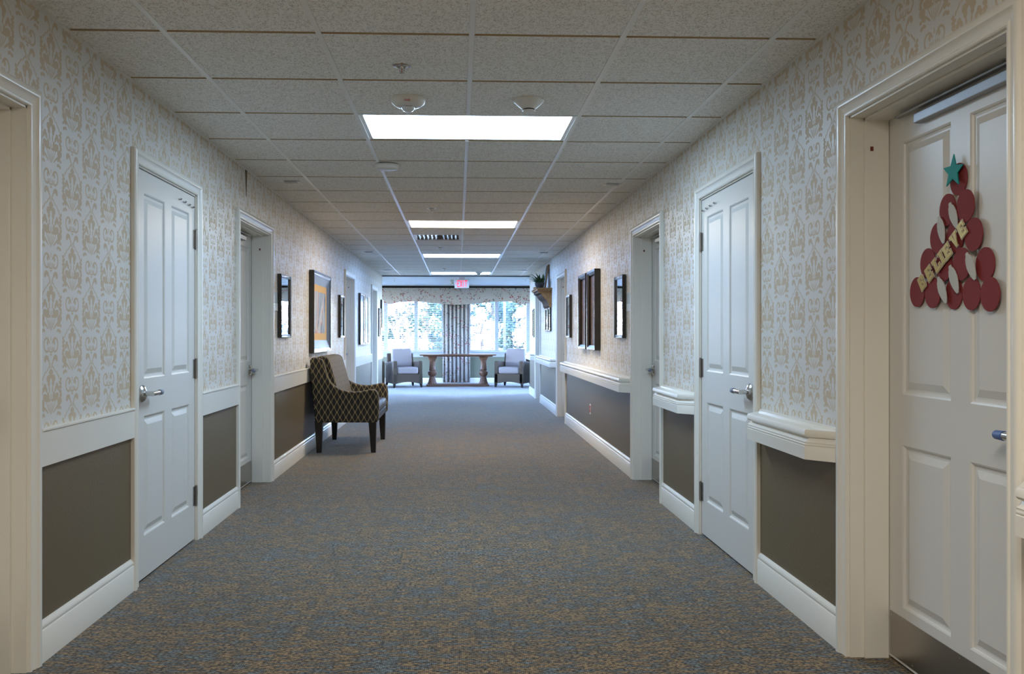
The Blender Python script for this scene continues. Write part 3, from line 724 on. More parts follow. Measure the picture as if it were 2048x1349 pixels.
# ------------------------------------------------------------------ frames on the walls
def frame_on(side, name, ya, yb, za, zb, dep, wd, fm, label, cat, inner, group=None, slope=.0, liner=None, mat=None, slip=.008):
    root = empty(name, (WX(side, 0), (ya+yb)/2, za), label, cat, group)
    def rect(i, d): return [P(side, d, ya+i, za+i), P(side, d, yb-i, za+i), P(side, d, yb-i, zb-i), P(side, d, ya+i, zb-i)]
    d0 = .003
    mb = MB(); mb.rings([rect(0, d0), rect(0, dep-.004), rect(.004, dep), rect(wd*.45, dep-.002), rect(wd, dep-.008-slope), rect(wd, d0)], cap=False)
    mb.build('frame', fm, root, smooth=25)
    dd = dep-.008-slope-slip; i = wd
    if liner:
        mb = MB(); mb.rings([rect(wd-.001, dep-.009-slope), rect(wd+liner, dd)], cap=False); mb.build('liner', M['liner'], root); i = wd+liner
    if mat:
        mb = MB(); mb.rings([rect(i, dd-.001), rect(i+mat, dd-.001), rect(i+mat, dd-.004)], cap=False); mb.build('mat_board', M['mat'], root); i += mat; dd -= .003
    mb = MB(); mb.loft(rect(i-.002, dd-.006), rect(i-.002, dd)); mb.build({'mirror': 'mirror_glass'}.get(cat, 'picture'), inner, root)
    return root
GM = 'slim mirrors beside the doors'
frame_on(-1, 'wall_mirror', 7.35, 7.78, 1.20, 1.757, .035, .028, M['frame'], 'dark framed mirror beside the first recessed door on the left', 'mirror', M['mirror'], GM)
frame_on(-1, 'wall_mirror', 11.03, 11.44, 1.185, 1.745, .035, .028, M['frame'], 'dark framed mirror beyond the painting on the left wall', 'mirror', M['mirror'], GM)
frame_on(-1, 'wall_mirror', 16.42, 16.84, 1.185, 1.74, .035, .028, M['frame'], 'dark framed mirror past the last door on the left', 'mirror', M['mirror'], GM)
frame_on(1, 'wall_mirror', 7.40, 7.80, 1.195, 1.762, .035, .028, M['frame'], 'dark framed mirror beside the first recessed door on the right', 'mirror', M['mirror'], GM)
frame_on(1, 'wall_mirror', 10.94, 11.32, 1.185, 1.75, .035, .028, M['frame'], 'dark framed mirror beyond the twin panels on the right wall', 'mirror', M['mirror'], GM)
frame_on(1, 'wall_mirror', 16.16, 16.5, 1.172, 1.724, .035, .028, M['frame'], 'dark framed mirror at the lounge end of the right wall', 'mirror', M['mirror'], GM)
frame_on(-1, 'painting', 8.89, 10.08, 1.03, 1.91, .055, .05, M['frame'], 'large abstract painting in a wide dark frame above the patterned chair', 'picture', M['paint'], liner=.085, mat=.075, slope=.006, slip=.022)
GB = 'tall pale prints in pairs'
frame_on(-1, 'framed_print', 13.24, 13.82, 1.065, 1.88, .04, .03, M['frame'], 'nearer of two tall pale blue prints on the left wall', 'picture', M['bluepic'], GB)
frame_on(-1, 'framed_print', 13.90, 14.46, 1.065, 1.88, .04, .03, M['frame'], 'farther of two tall pale blue prints on the left wall', 'picture', M['bluepic'], GB)
frame_on(-1, 'framed_print', 16.98, 17.34, 1.36, 1.93, .04, .03, M['frame'], 'last framed print at the lounge end of the left wall', 'picture', M['bluepic'])
GC = 'copper mosaic panels'
frame_on(1, 'mosaic_panel', 8.75, 9.30, 1.06, 1.92, .062, .05, M['frame'], 'nearer of two dark framed copper mosaic panels on the right', 'picture', M['copper'], GC, slope=.012, slip=.02)
frame_on(1, 'mosaic_panel', 9.40, 9.97, 1.06, 1.92, .062, .05, M['frame'], 'farther of two dark framed copper mosaic panels on the right', 'picture', M['copper'], GC, slope=.012, slip=.02)
GN = 'narrow mirrors under the plant shelf'
frame_on(1, 'narrow_mirror', 13.34, 13.68, 1.28, 1.66, .03, .025, M['frame'], 'nearer narrow mirror under the wooden plant shelf', 'mirror', M['mirror'], GN)
frame_on(1, 'narrow_mirror', 13.76, 14.10, 1.28, 1.66, .03, .025, M['frame'], 'farther narrow mirror under the wooden plant shelf', 'mirror', M['mirror'], GN)
for s, a, lb in ((-1, 7.19, 'grey-blue room plaque by the first mirror on the left'), (1, 7.20, 'grey-blue room plaque by the first mirror on the right'), (-1, 11.48, 'grey-blue room plaque by the second mirror on the left'), (1, 11.35, 'grey-blue room plaque by the second mirror on the right')):
    r = empty('room_plaque', (WX(s, 0), a, 1.43), lb, 'sign', 'room plaques')
    mb = MB(); wbox(mb, s, 0, .006, a, a+.14, 1.50, 1.59); mb.build('plate', M['plaque'], r, bevel=.002)
    mb = MB(); wbox(mb, s, 0, .008, a, a+.14, 1.43, 1.497); mb.build('name_holder', M['plaque2'], r, bevel=.002)
r = empty('wall_outlet', (XR, 9.40, .39), 'red electrical outlet under the handrail on the right wall', 'outlet')
mb = MB(); wbox(mb, 1, 0, .005, 9.365, 9.435, .33, .445); mb.build('cover_plate', M['white'], r, bevel=.002)
for z in (.355, .395):
    mb = MB(); wbox(mb, 1, .004, .009, 9.376, 9.424, z-.004, z+.032); mb.build('receptacle', M['outred'], r, bevel=.002)

# ------------------------------------------------------------------ wall shelf with plant
r = empty('wall_shelf', (XR, 13.75, 1.65), 'honey oak wall shelf on a curved bracket high on the right wall', 'shelf')
prof = [(0, 1.66), (.030, 1.655), (.055, 1.685), (.060, 1.73), (.085, 1.775), (.125, 1.805), (.150, 1.84), (.165, 1.875), (.205, 1.885), (.215, 1.905), (.215, 1.925), (0, 1.925)]
mb = MB(); mb.mi = 0; n0 = len(mb.f); mb.loft([P(1, d, 13.30, z) for d, z in prof], [P(1, d, 14.12, z) for d, z in prof])
for q in range(n0, len(mb.f)): mb.m[q] = 1 if len(mb.f[q]) == 4 else 0
mb.build('bracket', [M['shelfwood'], M['darkwood']], r)
mb = MB(); wbox(mb, 1, 0, .235, 13.26, 14.17, 1.925, 1.95); mb.build('top_board', M['shelfwood'], r, bevel=.004)
mb = MB(); tp = [(0, 1.95), (.245, 1.95), (.250, 1.957), (.245, 1.966), (0, 1.966)]; mb.loft([P(1, d, 13.25, z) for d, z in tp], [P(1, d, 14.18, z) for d, z in tp]); mb.build('edge_moulding', M['shelfwood'], r)
zt = 1.966
r = empty('potted_plant', (XR-.18, 13.46, zt), 'green spiky potted plant on the wooden wall shelf', 'plant')
MB().lathe((XR-.18, 13.46, zt), [(0, 0), (.05, 0), (.075, .05), (.08, .09), (.072, .09), (.066, .075), (0, .07)], 20).build('pot', M['pot'], r, smooth=40)
rng = random.Random(3)
for k in range(64):
    a = rng.uniform(0, 2*PI); L = rng.uniform(.16, .33); up = rng.uniform(.3, 1.0); wd = rng.uniform(.010, .017)
    b = Vector((XR-.18+rng.uniform(-.03, .03), 13.46+rng.uniform(-.03, .03), zt+.075)); dirh = Vector((math.cos(a), math.sin(a), 0)); sidev = Vector((-math.sin(a), math.cos(a), 0))
    pts = []
    for q in range(5):
        t = q/4; p = b + dirh*L*(t*(1-.45*up)) + Vector((0, 0, L*up*(t-.45*t*t)*1.1)); wq = wd*(1-abs(t-.4)*1.4) if q < 4 else .001; wq = max(wq, .001)
        p.x = min(p.x, XR-.115)
        pts.append((p-sidev*wq, p+sidev*wq))
    for u, v_ in pts:
        u.x = min(u.x, XR-.11); v_.x = min(v_.x, XR-.11)
    mb = MB(); ids = [mb.add(p) for p in pts]
    for i0, i1 in zip(ids[:-1], ids[1:]): mb.face((i0, i0+1, i1+1, i1))
    o = mb.build('leaf', M['leafgreen'], r, recalc=False); sd = o.modifiers.new('thick', 'SOLIDIFY'); sd.thickness = .0015
r = empty('leaning_frame', (XR-.04, 13.75, zt), 'narrow wooden frame leaning on the wall behind the plant', 'frame')
mb = MB(); A = [(XR-.085, 13.62, zt), (XR-.065, 13.62, zt), (XR-.065, 13.88, zt), (XR-.085, 13.88, zt)]; B = [(p[0]+.06, p[1], zt+.40) for p in A]; mb.loft(A, B); mb.build('frame', M['shelfwood'], r)
A2 = [(XR-.088, 13.645, zt+.025), (XR-.084, 13.645, zt+.025), (XR-.084, 13.855, zt+.025), (XR-.088, 13.855, zt+.025)]; mb = MB(); mb.loft([(p[0]+.0037, p[1], p[2]) for p in A2], [(p[0]+.0563, p[1], zt+.375) for p in A2]); mb.build('picture', M['dark'], r)
r = empty('flat_box', (XR-.13, 14.02, zt), 'flat tan box at the far end of the wooden wall shelf', 'box')
mb = MB(); mb.box(XR-.22, XR-.03, 13.93, 14.13, zt, zt+.035); mb.build('base', M['shelfwood'], r, bevel=.003)
mb = MB(); mb.box(XR-.225, XR-.025, 13.925, 14.135, zt+.035, zt+.050); mb.build('lid', M['shelfwood'], r, bevel=.003)

# ------------------------------------------------------------------ patterned armchair against the left wall
CY0, CY1 = 8.72, 9.92
r = empty('armchair', (-1.2, 9.32, 0), 'wide dark trellis-patterned armchair under the painting', 'chair')
def zc2(zx, zy, X_at_Y=CY0):      # outline point in the side view -> (x, z) in the plane y = CY0
    px, py = 600+zx/5.865, 690+zy/5.865
    t = (px-CX)/F_PX; x_ = CY0*(t*cY+sY)/(cY-t*sY); d = x_*sY+CY0*cY
    return x_, CAM_H-(py-CY)*d/F_PX
side_out = [zc2(*q) for q in ((178, 915), (165, 800), (148, 600), (130, 400), (118, 260), (114, 190), (126, 160), (155, 150), (215, 158), (255, 172), (275, 210), (300, 300), (325, 385), (355, 440), (400, 485), (460, 520), (540, 545), (640, 555), (720, 548), (780, 535), (830, 524), (870, 528), (900, 550), (918, 590), (924, 650), (922, 800), (918, 885), (900, 915))]
side_out = [(max(x_, XL+.03), z) for x_, z in side_out]
def side_panel(ya, yb):
    mb = MB(); mb.loft([(x_, ya, z) for x_, z in side_out], [(x_, yb, z) for x_, z in side_out]); return mb.build('side_arm', M['trellis'], r, bevel=.016)
side_panel(CY0, CY0+.085); side_panel(CY1-.085, CY1)
xf = zc2(915, 700)[0]; zbot = zc2(500, 915)[1]
ia, ib = CY0+.085, CY1-.085
bk = [(xf-.60, .44), (xf-.70, .99), (xf-.735, 1.005), (xf-.765, .99), (xf-.755, .30), (xf-.50, .30)]
bx0 = zc2(150, 150)[0]
bk = [(bx0+.30, .44), (bx0+.155, .965), (bx0+.125, .995), (bx0+.05, 1.0), (bx0+.01, .98), (bx0+.05, .33), (bx0+.30, .33)]
bk = [(max(x_, XL+.03), z) for x_, z in bk]
mb = MB(); mb.loft([(x_, ia, z) for x_, z in bk], [(x_, ib, z) for x_, z in bk]); mb.build('backrest', M['trellis'], r, bevel=.02)
mb = MB(); mb.box(bx0+.10, xf-.01, ia, ib, zbot+.01, .40); mb.build('seat_base', M['vinyl'], r, bevel=.01)
mb = MB(); mb.box(bx0+.24, xf-.002, ia+.002, ib-.002, .39, .50); mb.build('seat_cushion', M['vinyl'], r, bevel=.04)
lx0, lx1 = zc2(215, 915)[0], zc2(845, 915)[0]
for x_, dx in ((lx0, -.0), (lx1, .01)):
    for y_ in (CY0+.055, CY1-.055):
        mb = MB(); a, b = .040, .024
        mb.loft([(x_+dx+i*b, y_+jj*b, 0) for i, jj in ((-1, -1), (1, -1), (1, 1), (-1, 1))], [(x_+i*a, y_+jj*a, zbot+.015) for i, jj in ((-1, -1), (1, -1), (1, 1), (-1, 1))]); mb.build('leg', M['legwood'], r, bevel=.003)

# ------------------------------------------------------------------ red disc tree on the right-hand door
DX = FACE[5]            # d of the door face
XD = WX(1, DX)
def dp(zx, zy): return on_x(1790+zx/3.852, 290+zy/3.852, XD-.012)
y0_, z0_ = dp(476, 700)
r = empty('disc_tree', (XD, y0_, z0_-.3), 'tree of red discs with teal star, pale bulbs and BELIEVE on the right door', 'decoration')
def flat(name, pts, d0, d1, m):      # pts (y, z)
    mb = MB(); wprism(mb, 1, pts, DX+d0, DX+d1); return mb.build(name, m, r)
dk = random.Random(5)
for k, q in enumerate(((476, 265), (400, 500), (545, 470), (318, 718), (458, 705), (607, 690), (240, 915), (372, 930), (515, 918), (680, 920), (166, 1135), (292, 1140), (440, 1145), (583, 1147), (735, 1152))):
    yq, zq = dp(*q); R = .053; lay = .004 + .0035*((k*7) % 3)
    flat('disc', [(yq+.0465*math.cos(2*PI*i/40), zq+R*math.sin(2*PI*i/40)) for i in range(40)], lay, lay+.003, M['disc'])
ys, zs = dp(462, 205); pts = []
for i in range(10):
    a = math.radians(90+4) + 2*PI*i/10; R = .056 if i % 2 == 0 else .024
    pts.append((ys+R*math.cos(a)*1.05, zs+R*math.sin(a)))
flat('star', pts, .016, .0195, M['teal'])
BP = [(0, 1), (.10, .99), (.13, .90), (.22, .84), (.30, .70), (.33, .52), (.28, .32), (.17, .12), (.06, .0), (-.06, .0), (-.17, .12), (-.28, .32), (-.33, .52), (-.30, .70), (-.22, .84), (-.13, .90), (-.10, .99)]
for top, bot in (((432, 447), (487, 640)), ((348, 552), (385, 760)), ((562, 832), (628, 1040)), ((432, 930), (495, 1142)), ((342, 1020), (405, 1220))):
    T_, B_ = Vector(dp(*top)), Vector(dp(*bot)); ax = T_-B_; L = ax.length; nx = Vector((-ax.y, ax.x))/L
    flat('bulb', [tuple(B_ + ax*b + nx*a*L*.62) for a, b in BP], .0155, .018, M['bulb'])
def block(ch):   # slab-serif block letters on a unit square, as separate strokes
    E_ = [[(.05, 0), (.45, 0), (.45, 1), (.05, 1)], [(.45, .78), (.95, .78), (.95, 1), (.45, 1)], [(.78, .62), (.95, .62), (.95, .8), (.78, .8)], [(.45, .40), (.72, .40), (.72, .60), (.45, .60)], [(.45, 0), (.95, 0), (.95, .22), (.45, .22)], [(.78, .2), (.95, .2), (.95, .38), (.78, .38)]]
    return {'E': E_, 'B': [[(.05, 0), (.42, 0), (.42, 1), (.05, 1)], [(.42, .80), (.80, .80), (.92, .90), (.80, 1), (.42, 1)], [(.42, .42), (.80, .42), (.80, .58), (.42, .58)], [(.42, 0), (.80, 0), (.92, .1), (.80, .2), (.42, .2)], [(.66, .52), (.92, .60), (.92, .90), (.66, .90)], [(.66, .1), (.92, .1), (.92, .42), (.66, .50)]],
            'L': [[(.15, 0), (.5, 0), (.5, 1), (.15, 1)], [(.0, .82), (.65, .82), (.65, 1), (.0, 1)], [(.5, 0), (.98, 0), (.98, .22), (.5, .22)], [(.78, .2), (.98, .2), (.98, .42), (.78, .42)]],
            'I': [[(.32, 0), (.68, 0), (.68, 1), (.32, 1)], [(.15, .82), (.85, .82), (.85, 1), (.15, 1)], [(.15, 0), (.85, 0), (.85, .18), (.15, .18)]],
            'V': [[(.05, 1), (.38, 1), (.62, 0), (.38, 0)], [(.95, 1), (.66, 1), (.40, .0), (.62, .0)], [(-.03, .84), (.46, .84), (.46, 1), (-.03, 1)], [(.58, .84), (1.03, .84), (1.03, 1), (.58, 1)]]}[ch]
b0, b1 = Vector(dp(222, 1062)), Vector(dp(530, 652)); bdir = (b1-b0).normalized()
ang = math.atan2(bdir.y, -bdir.x)
ux, uz = Vector((-math.cos(ang), math.sin(ang))), Vector((math.sin(ang), math.cos(ang)))
for k, (ch, q) in enumerate(zip('BELIEVE', ((222, 1062), (277, 992), (333, 925), (374, 870), (417, 818), (475, 735), (530, 652)))):
    c_ = Vector(dp(*q)); h = .050; wd = .040
    back = MB(); top = MB()
    for qn, st in enumerate(block(ch)):
        def tr(p, g): return tuple(c_ + ux*((p[0]-.5)*wd) + uz*((p[1]-.5)*h))
        cen = (sum(p[0] for p in st)/len(st), sum(p[1] for p in st)/len(st))
        grow = [(cen[0]+(p[0]-cen[0])+(.06 if p[0] > cen[0] else -.06), cen[1]+(p[1]-cen[1])+(.05 if p[1] > cen[1] else -.05)) for p in st]
        wprism(back, 1, [tr(p, 0) for p in grow], DX+.017, DX+.0185+.0001*qn); wprism(top, 1, [tr(p, 0) for p in st], DX+.017, DX+.0200+.0001*qn)
    lo = back.build('letter_'+ch.lower(), M['letteredge'], r); put(top.build('foil_face', M['gold'], None), lo)

# ------------------------------------------------------------------ lounge: windows, blinds, valance, curtain
for num, (a, b), mull in ((1, W1, (-1.83, -1.06)), (2, W2, (.985, 1.79))):
    root = empty('window_%d' % num, ((a+b)/2, Y_WIN, SILL), kind='structure')
    mb = MB(); f = .05; y0, y1 = Y_WIN+.08, Y_WIN+.15
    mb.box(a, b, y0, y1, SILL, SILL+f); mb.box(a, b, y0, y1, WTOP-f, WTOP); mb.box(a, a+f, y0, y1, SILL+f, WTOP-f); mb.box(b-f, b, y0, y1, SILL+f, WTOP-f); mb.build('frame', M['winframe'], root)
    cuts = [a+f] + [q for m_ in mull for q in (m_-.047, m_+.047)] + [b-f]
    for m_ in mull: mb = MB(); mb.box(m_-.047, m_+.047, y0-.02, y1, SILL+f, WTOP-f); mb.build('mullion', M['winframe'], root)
    for q in range(0, len(cuts), 2):
        mb = MB(); mb.box(cuts[q], cuts[q+1], Y_WIN+.113, Y_WIN+.117, SILL+f, WTOP-f); mb.build('pane', M['pane'], root)
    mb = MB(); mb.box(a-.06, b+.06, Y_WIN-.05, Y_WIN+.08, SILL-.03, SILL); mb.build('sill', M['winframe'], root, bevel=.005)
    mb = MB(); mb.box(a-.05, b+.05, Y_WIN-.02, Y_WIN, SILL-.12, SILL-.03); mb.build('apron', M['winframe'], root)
    root = empty('window_blind', ((a+b)/2, Y_WIN+.05, WTOP), ('horizontal slat blind in the window left of the curtain', 'open horizontal slat blind in the window right of the curtain')[num-1], 'blind', 'window blinds')
    mb = MB(); tl = (math.radians(9), math.radians(1.5))[num-1]; hw = .0245
    z = SILL+.06
    while z < WTOP-.07:
        for (c0, c1) in ((a+.02, (a+b)/2-.003), ((a+b)/2+.003, b-.02)):
            dy, dz = hw*math.cos(tl), hw*math.sin(tl); yc = Y_WIN+.045
            i = mb.add([(c0, yc-dy, z-dz), (c1, yc-dy, z-dz), (c1, yc, z+.0025), (c0, yc, z+.0025), (c0, yc+dy, z+dz), (c1, yc+dy, z+dz)])
            mb.face((i, i+1, i+2, i+3)); mb.face((i+3, i+2, i+5, i+4))
        z += .045
    o = mb.build('slats', M['slat'], root, recalc=False); o['kind'] = 'stuff'
    mb = MB(); mb.box(a+.015, b-.015, Y_WIN+.02, Y_WIN+.07, WTOP-.05, WTOP); mb.build('headrail', M['slat'], root)
    mb = MB(); mb.box(a+.02, b-.02, Y_WIN+.025, Y_WIN+.065, SILL+.012, SILL+.028); mb.build('bottom_rail', M['slat'], root)
    for q in (.08, .29, .5, .71, .92):
        x_ = a + q*(b-a); mb = MB(); mb.tube([(x_, Y_WIN+.02, SILL+.02), (x_, Y_WIN+.02, WTOP-.03)], .0015, 5); mb.build('cord', M['slat'], root)
# valance: padded cornice with a shaped lower edge
r = empty('window_valance', (0, Y_WIN-.12, 2.0), 'floral fabric valance with a scalloped edge above the windows', 'valance')
def vbot(x):
    ctrl = [(-2.75, 2.00), (-1.95, 2.035), (-1.72, 1.985), (-1.45, 2.045), (-1.05, 2.06), (-.55, 2.01), (-.37, 1.985), (-.05, 1.975), (.27, 1.985), (.5, 2.005), (.95, 2.05), (1.30, 2.055), (1.62, 1.985), (1.85, 2.03), (2.65, 2.00)]
    for (x0, z0), (x1, z1) in zip(ctrl[:-1], ctrl[1:]):
        if x0 <= x <= x1: t = (x-x0)/(x1-x0); return z0+(z1-z0)*(t if (x0, x1) in ((-1.95, -1.72), (1.62, 1.85)) else t*t*(3-2*t))
    return 2.0
def vpanel(xa, xb, dy, nm):
    mb = MB(); n = max(4, int((xb-xa)/.04)); R = []
    for i in range(n+1):
        x_ = xa + (xb-xa)*i/n; zb_ = vbot(x_)
        R.append([(x_, Y_WIN-.14-dy, zb_), (x_, Y_WIN-.14-dy, 2.385), (x_, Y_WIN-.10, 2.385), (x_, Y_WIN-.10, zb_)])
    mb.rings(R); mb.build(nm, M['floral'], r, smooth=40)
for xa, xb, dy in ((-2.75, -1.06, 0), (-1.055, -.385, .002), (-.38, .285, .006), (.29, .985, .002), (.99, 2.65, 0)): vpanel(xa, xb, dy, 'fabric_panel')
mb = MB(); mb.box(-2.75, 2.65, Y_WIN-.14, Y_WIN-.02, 2.385, 2.395); mb.build('top_board', M['floral'], r)
for x_ in (-2.75, 2.64): mb = MB(); mb.box(x_, x_+.01, Y_WIN-.10, Y_WIN, 2.0, 2.385); mb.build('return', M['floral'], r)
# pleated curtain in front of the pier
r = empty('curtain', (-.04, Y_WIN-.07, 0), 'pleated floral curtain panel hanging between the two windows', 'curtain')
mb = MB(); xa, xb, n = -.385, .305, 150; R = []
for i in range(n+1):
    t = i/n; x_ = xa+(xb-xa)*t
    fold = math.cos(2*PI*t*7.0); edge = min(1, t*9, (1-t)*9)
    yb_ = Y_WIN-.06 - .028*edge*(abs(fold)**.6)*(1 if fold > 0 else -1)
    R.append((x_ + .006*math.sin(2*PI*t*14), yb_))
for zrow in ((.012, 2.02),):
    ids = []
    for x_, y_ in R: ids.append(mb.add([(x_, y_, zrow[0]), (x_, y_, zrow[1])]))
    for a, b in zip(ids[:-1], ids[1:]): mb.face((a, b, b+1, a+1))
o = mb.build('drape', M['floral'], r, smooth=60, recalc=False); sd = o.modifiers.new('thick', 'SOLIDIFY'); sd.thickness = .003
# ------------------------------------------------------------------ console table
tx0, tx1, ty = -.90, .90, 19.95
r = empty('console_table', (0, ty, 0), 'reddish wood console table on two turned pedestals before the window', 'table')
mb = MB(); mb.box(tx0, tx1, ty-.2, ty+.2, .725, .76); mb.build('table_top', M['tablewood'], r, bevel=.006)
mb = MB(); mb.box(tx0+.08, tx1-.08, ty-.15, ty+.15, .70, .725); mb.build('frieze', M['tablewood'], r, bevel=.004)
mb = MB(); mb.box(-.745, .735, ty-.19, ty+.19, 0, .055); mb.build('plinth', M['tablewood'], r, bevel=.008)
for x_ in (-.61, .605):
    mb = MB(); mb.lathe((x_, ty, 0), [(0, .055), (.112, .055), (.112, .075), (.095, .10), (.088, .13), (.072, .20), (.062, .225), (.070, .24), (.098, .27), (.108, .31), (.100, .35), (.078, .365), (.080, .385), (.085, .40), (.078, .42), (.070, .50), (.068, .58), (.070, .60), (.078, .605), (.078, .615), (.086, .63), (.108, .67), (.112, .70), (0, .70)], 28); mb.build('pedestal', M['tablewood'], r, smooth=35)
# ------------------------------------------------------------------ wicker armchairs
def wicker_chair(label):
    r = empty('wicker_chair', (0, 0, 0), label, 'chair', 'wicker armchairs in the lounge')
    Wd, Dp = .70, .72; hw = Wd/2
    def bxp(nm, x0, x1, y0, y1, z0, z1, m, bv): mb = MB(); mb.box(x0, x1, y0, y1, z0, z1); return mb.build(nm, m, r, bevel=bv)
    # front apron with an arched lower edge
    n = 10; R = []
    for i in range(n+1):
        t = i/n; x_ = -hw+.0+Wd*t; zb_ = .075 + .055*math.sin(PI*t); R.append([(x_, -Dp/2, zb_), (x_, -Dp/2, .31), (x_, -Dp/2+.05, .31), (x_, -Dp/2+.05, zb_)])
    MB().rings(R).build('front_apron', M['wicker'], r)
    for s in (-1, 1):
        mb = MB(); x0, x1 = (s*hw, s*(hw-.095)); x0, x1 = min(x0, x1), max(x0, x1)
        pr = [(-Dp/2, .09), (-Dp/2, .595), (-Dp/2+.03, .615), (-.05, .60), (Dp/2-.06, .56), (Dp/2, .56), (Dp/2, .09)]
        mb.loft([(x0, y_, z_) for y_, z_ in pr], [(x1, y_, z_) for y_, z_ in pr]); mb.build('arm', M['wicker'], r, bevel=.015)
    bxp('seat_deck', -hw+.09, hw-.09, -Dp/2+.04, Dp/2, .22, .31, M['wicker'], None)
    mb = MB(); pr = [(Dp/2-.14, .30), (Dp/2-.07, .78), (Dp/2-.01, .78), (Dp/2, .12), (Dp/2-.06, .12)]
    mb.loft([(-hw+.03, y_, z_) for y_, z_ in pr], [(hw-.03, y_, z_) for y_, z_ in pr]); mb.build('back', M['wicker'], r, bevel=.02)
    bxp('seat_cushion', -hw+.10, hw-.10, -Dp/2-.01, Dp/2-.14, .312, .47, M['cushion'], .04)
    mb = MB(); pr = [(Dp/2-.30, .46), (Dp/2-.20, .885), (Dp/2-.05, .89), (Dp/2-.12, .46)]
    mb.loft([(-hw+.11, y_, z_) for y_, z_ in pr], [(hw-.11, y_, z_) for y_, z_ in pr]); mb.build('back_cushion', M['cushion'], r, bevel=.04)
    for sx_ in (-1, 1):
        for sy_ in (-1, 1):
            mb = MB(); x_, y_ = sx_*(hw-.035), sy_*(Dp/2-.035); xo, yo = sx_*.012, sy_*.012
            mb.loft([(x_+xo+i*.016, y_+yo+j*.016, 0) for i, j in ((-1, -1), (1, -1), (1, 1), (-1, 1))], [(x_+i*.03, y_+j*.03, .10) for i, j in ((-1, -1), (1, -1), (1, 1), (-1, 1))]); mb.build('leg', M['legwood'], r)
    return r
c0 = wicker_chair('wicker armchair with pale cushions left of the console table')
def place(o, x_, y_, a): o.location = (x_, y_, 0); o.rotation_euler = (0, 0, math.radians(a))
spots = [(-1.27, 19.72, 20, None), (1.30, 19.70, -22, 'wicker armchair with pale cushions right of the console table'), (-2.16, 19.50, 30, 'wicker armchair mostly hidden behind the end of the left wall'), (2.14, 19.42, -30, 'wicker armchair mostly hidden behind the end of the right wall')]
for k, (x_, y_, a, lb) in enumerate(spots):
    o = c0 if k == 0 else copy_tree(c0, (0, 0, 0))
    if lb: o['label'] = lb
    place(o, x_, y_, a)
# side windows added to the lounge for sky light, out of the corridor's sight
for num, X0 in ((3, LX0-.2), (4, LX1)):
    root = empty('window_%d' % num, (X0, (SW[0]+SW[1])/2, SW[2]), kind='structure')
    for q in range(3):
        ya, yb = SW[0]+q*(SW[1]-SW[0])/3, SW[0]+(q+1)*(SW[1]-SW[0])/3
        mb = MB(); mb.box(X0+.10, X0+.104, ya+.03, yb-.03, SW[2]+.03, SW[3]-.03); mb.build('pane', M['pane'], root)
        mb = MB()
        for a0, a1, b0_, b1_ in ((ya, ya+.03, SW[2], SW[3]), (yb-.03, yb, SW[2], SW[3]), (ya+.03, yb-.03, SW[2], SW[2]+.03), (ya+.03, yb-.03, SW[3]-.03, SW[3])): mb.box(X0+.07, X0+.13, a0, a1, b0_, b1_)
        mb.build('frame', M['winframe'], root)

# ------------------------------------------------------------------ garden beyond the windows
mb = MB(); mb.box(-60, 60, Y_WIN+.2, 110, -.35, -.25); mb.box(-60, LX0-.2, -20, Y_WIN+.2, -.35, -.25); mb.box(LX1+.2, 60, -20, Y_WIN+.2, -.35, -.25)
tag(mb.build('ground', pm('sunlit_lawn', (.10, .12, .06), .9, bump=(20, .5, .03))), 'sunlit lawn outside the windows', kind='structure')
bark = pm('bark', (.12, .09, .07), .9)
def leafmat(nm, c): 
    m, n, l, b = new_mat(nm); tc = n.new('ShaderNodeTexCoord'); nz = NOISE(n, l, tc.outputs['Object'], 3.0, 2)
    l.new(RAMP(n, l, nz, [(.35, tuple(q*.55 for q in c)), (.65, c)]), b.inputs['Base Color']); b.inputs['Roughness'].default_value = .6
    b.inputs['Transmission Weight'].default_value = 0; return m
LM = [leafmat('green_leaves', (.028, .058, .026)), leafmat('blue_green_leaves', (.016, .052, .05)), leafmat('pink_blossom', (.52, .38, .37)), leafmat('pale_blossom', (.56, .49, .42))]
def tree(x_, y_, h, rx, kind, label, nleaf=2600, zlow=.25, cat='tree', group='trees in the garden', big=1.0):
    r = empty('garden_tree' if cat == 'tree' else 'garden_shrub', (x_, y_, -.25), label, cat, group); rg = random.Random(int(x_*100+y_*7))
    mb = MB(); mb.tube([(x_, y_, -.28), (x_+.05, y_, h*.3), (x_-.04, y_, h*.8)], [.11*h/4, .085*h/4, .03], 8)
    for k in range(5):
        a = rg.uniform(0, 2*PI); z0 = h*rg.uniform(.3, .55); mb.tube([(x_, y_, z0), (x_+rx*.5*math.cos(a), y_+rx*.5*math.sin(a), z0+h*.25)], [.03, .012], 6)
    mb.build('trunk', bark, r, smooth=60)
    mb = MB(); g_ = .10 if big > 1 else .16
    cl = [(q*math.cos(w_), q*math.sin(w_), rg.uniform(0, 1)) for q, w_ in ((.85*math.sqrt(rg.random()), rg.uniform(0, 2*PI)) for _ in range(30))]
    for k in range(nleaf):
        cx_, cy_, cz_ = rg.choice(cl)
        p = Vector((x_+rx*cx_+max(-.3, min(.3, rg.gauss(0, g_)))*rx, y_+rx*cy_+max(-.3, min(.3, rg.gauss(0, g_)))*rx, h*(zlow+(1-zlow)*cz_)+rg.gauss(0, .10)*rx))
        s_ = big*rg.uniform(.04, .09)*max(1, rx/1.6); u = Vector((rg.gauss(0, 1), rg.gauss(0, 1), rg.gauss(0, 1))).normalized(); v_ = u.orthogonal().normalized(); p.z = max(p.z, -.2)
        i = mb.add([p-u*s_, p+v_*s_*.55, p+u*s_, p-v_*s_*.55]); mb.face((i, i+1, i+2, i+3))
    o = mb.build('foliage', LM[kind], r, recalc=False); o['kind'] = 'stuff'
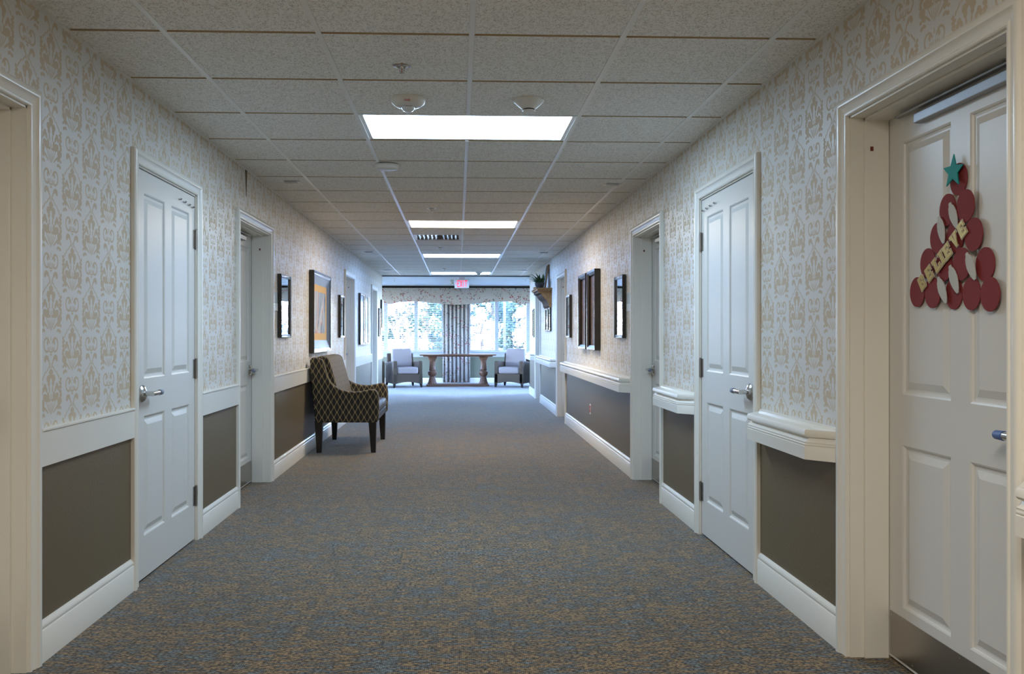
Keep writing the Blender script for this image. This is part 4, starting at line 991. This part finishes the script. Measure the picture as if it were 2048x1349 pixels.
tree(-4.3, 30.5, 5.0, 1.7, 3, 'pale blossoming tree seen through the far left panes', 3200)
tree(-2.0, 27.5, 3.2, 1.1, 2, 'small pink blossoming tree in the left window', 2200, .15)
tree(-1.3, 33, 5.2, 1.3, 0, 'tall green tree seen in the left window by the curtain', 3200)
tree(1.3, 33.5, 5.4, 1.1, 1, 'tall blue-green tree in the right window by the curtain', 3200)
tree(.75, 27.6, 2.6, .65, 3, 'low pale blossoming tree in the right window', 2000, .1)
tree(2.75, 28.8, 4.2, 1.15, 2, 'pink blossoming tree at the right end of the windows', 3600, .12)
tree(5.2, 33, 5.5, 1.6, 0, 'tall green tree at the far right of the garden', 2800)
for x_, y_, q, lb in ((-6.9, 44, 0, 'tall leafy tree at the back of the garden, off to the far left'), (-2.3, 41, 1, 'tall leafy tree at the back of the garden behind the left window'), (2.3, 44, 0, 'tall leafy tree at the back of the garden behind the right window'), (6.9, 41, 1, 'tall leafy tree at the back of the garden, off to the far right')):
    tree(x_, y_, 7.5, 1.9, q, lb, 7000, .0, big=2.4)
for x_, q, lb in ((-5.2, 1, 'dark hedge shrub far back, leftmost of the row'), (-2.6, 0, 'dark hedge shrub far back in the left window'), (0, 1, 'dark hedge shrub far back in line with the curtain'), (2.6, 0, 'dark hedge shrub far back in the right window'), (5.2, 1, 'dark hedge shrub far back, rightmost of the row')):
    tree(x_, 37, 2.6, 1.02, q, lb, 2600, .0, 'shrub', 'hedge shrubs in the garden', big=1.9)
r = empty('garden_fence', (0, 26.0, -.25), 'thin dark metal fence crossing the garden', 'fence')
for z_ in (.58, -.10):
    mb = MB(); mb.box(-6, 6, 25.99, 26.01, z_, z_+.02); mb.build('rail', M['dark'], r)
for k in range(17):
    mb = MB(); x_ = -6+k*.75; mb.box(x_-.012, x_+.012, 25.985, 26.015, -.27, .66); mb.build('post', M['dark'], r)
r = empty('porch_post', (1.30, 23.6, -.25), 'slim porch post outside the right window, colour darkened as backlit', 'post')
mb = MB(); mb.box(1.275, 1.345, 23.57, 23.64, -.26, 3.0); mb.build('shaft', M['post_backlit'], r)
mb = MB(); mb.box(1.25, 1.37, 23.545, 23.665, -.26, -.10); mb.build('base', M['post_backlit'], r)
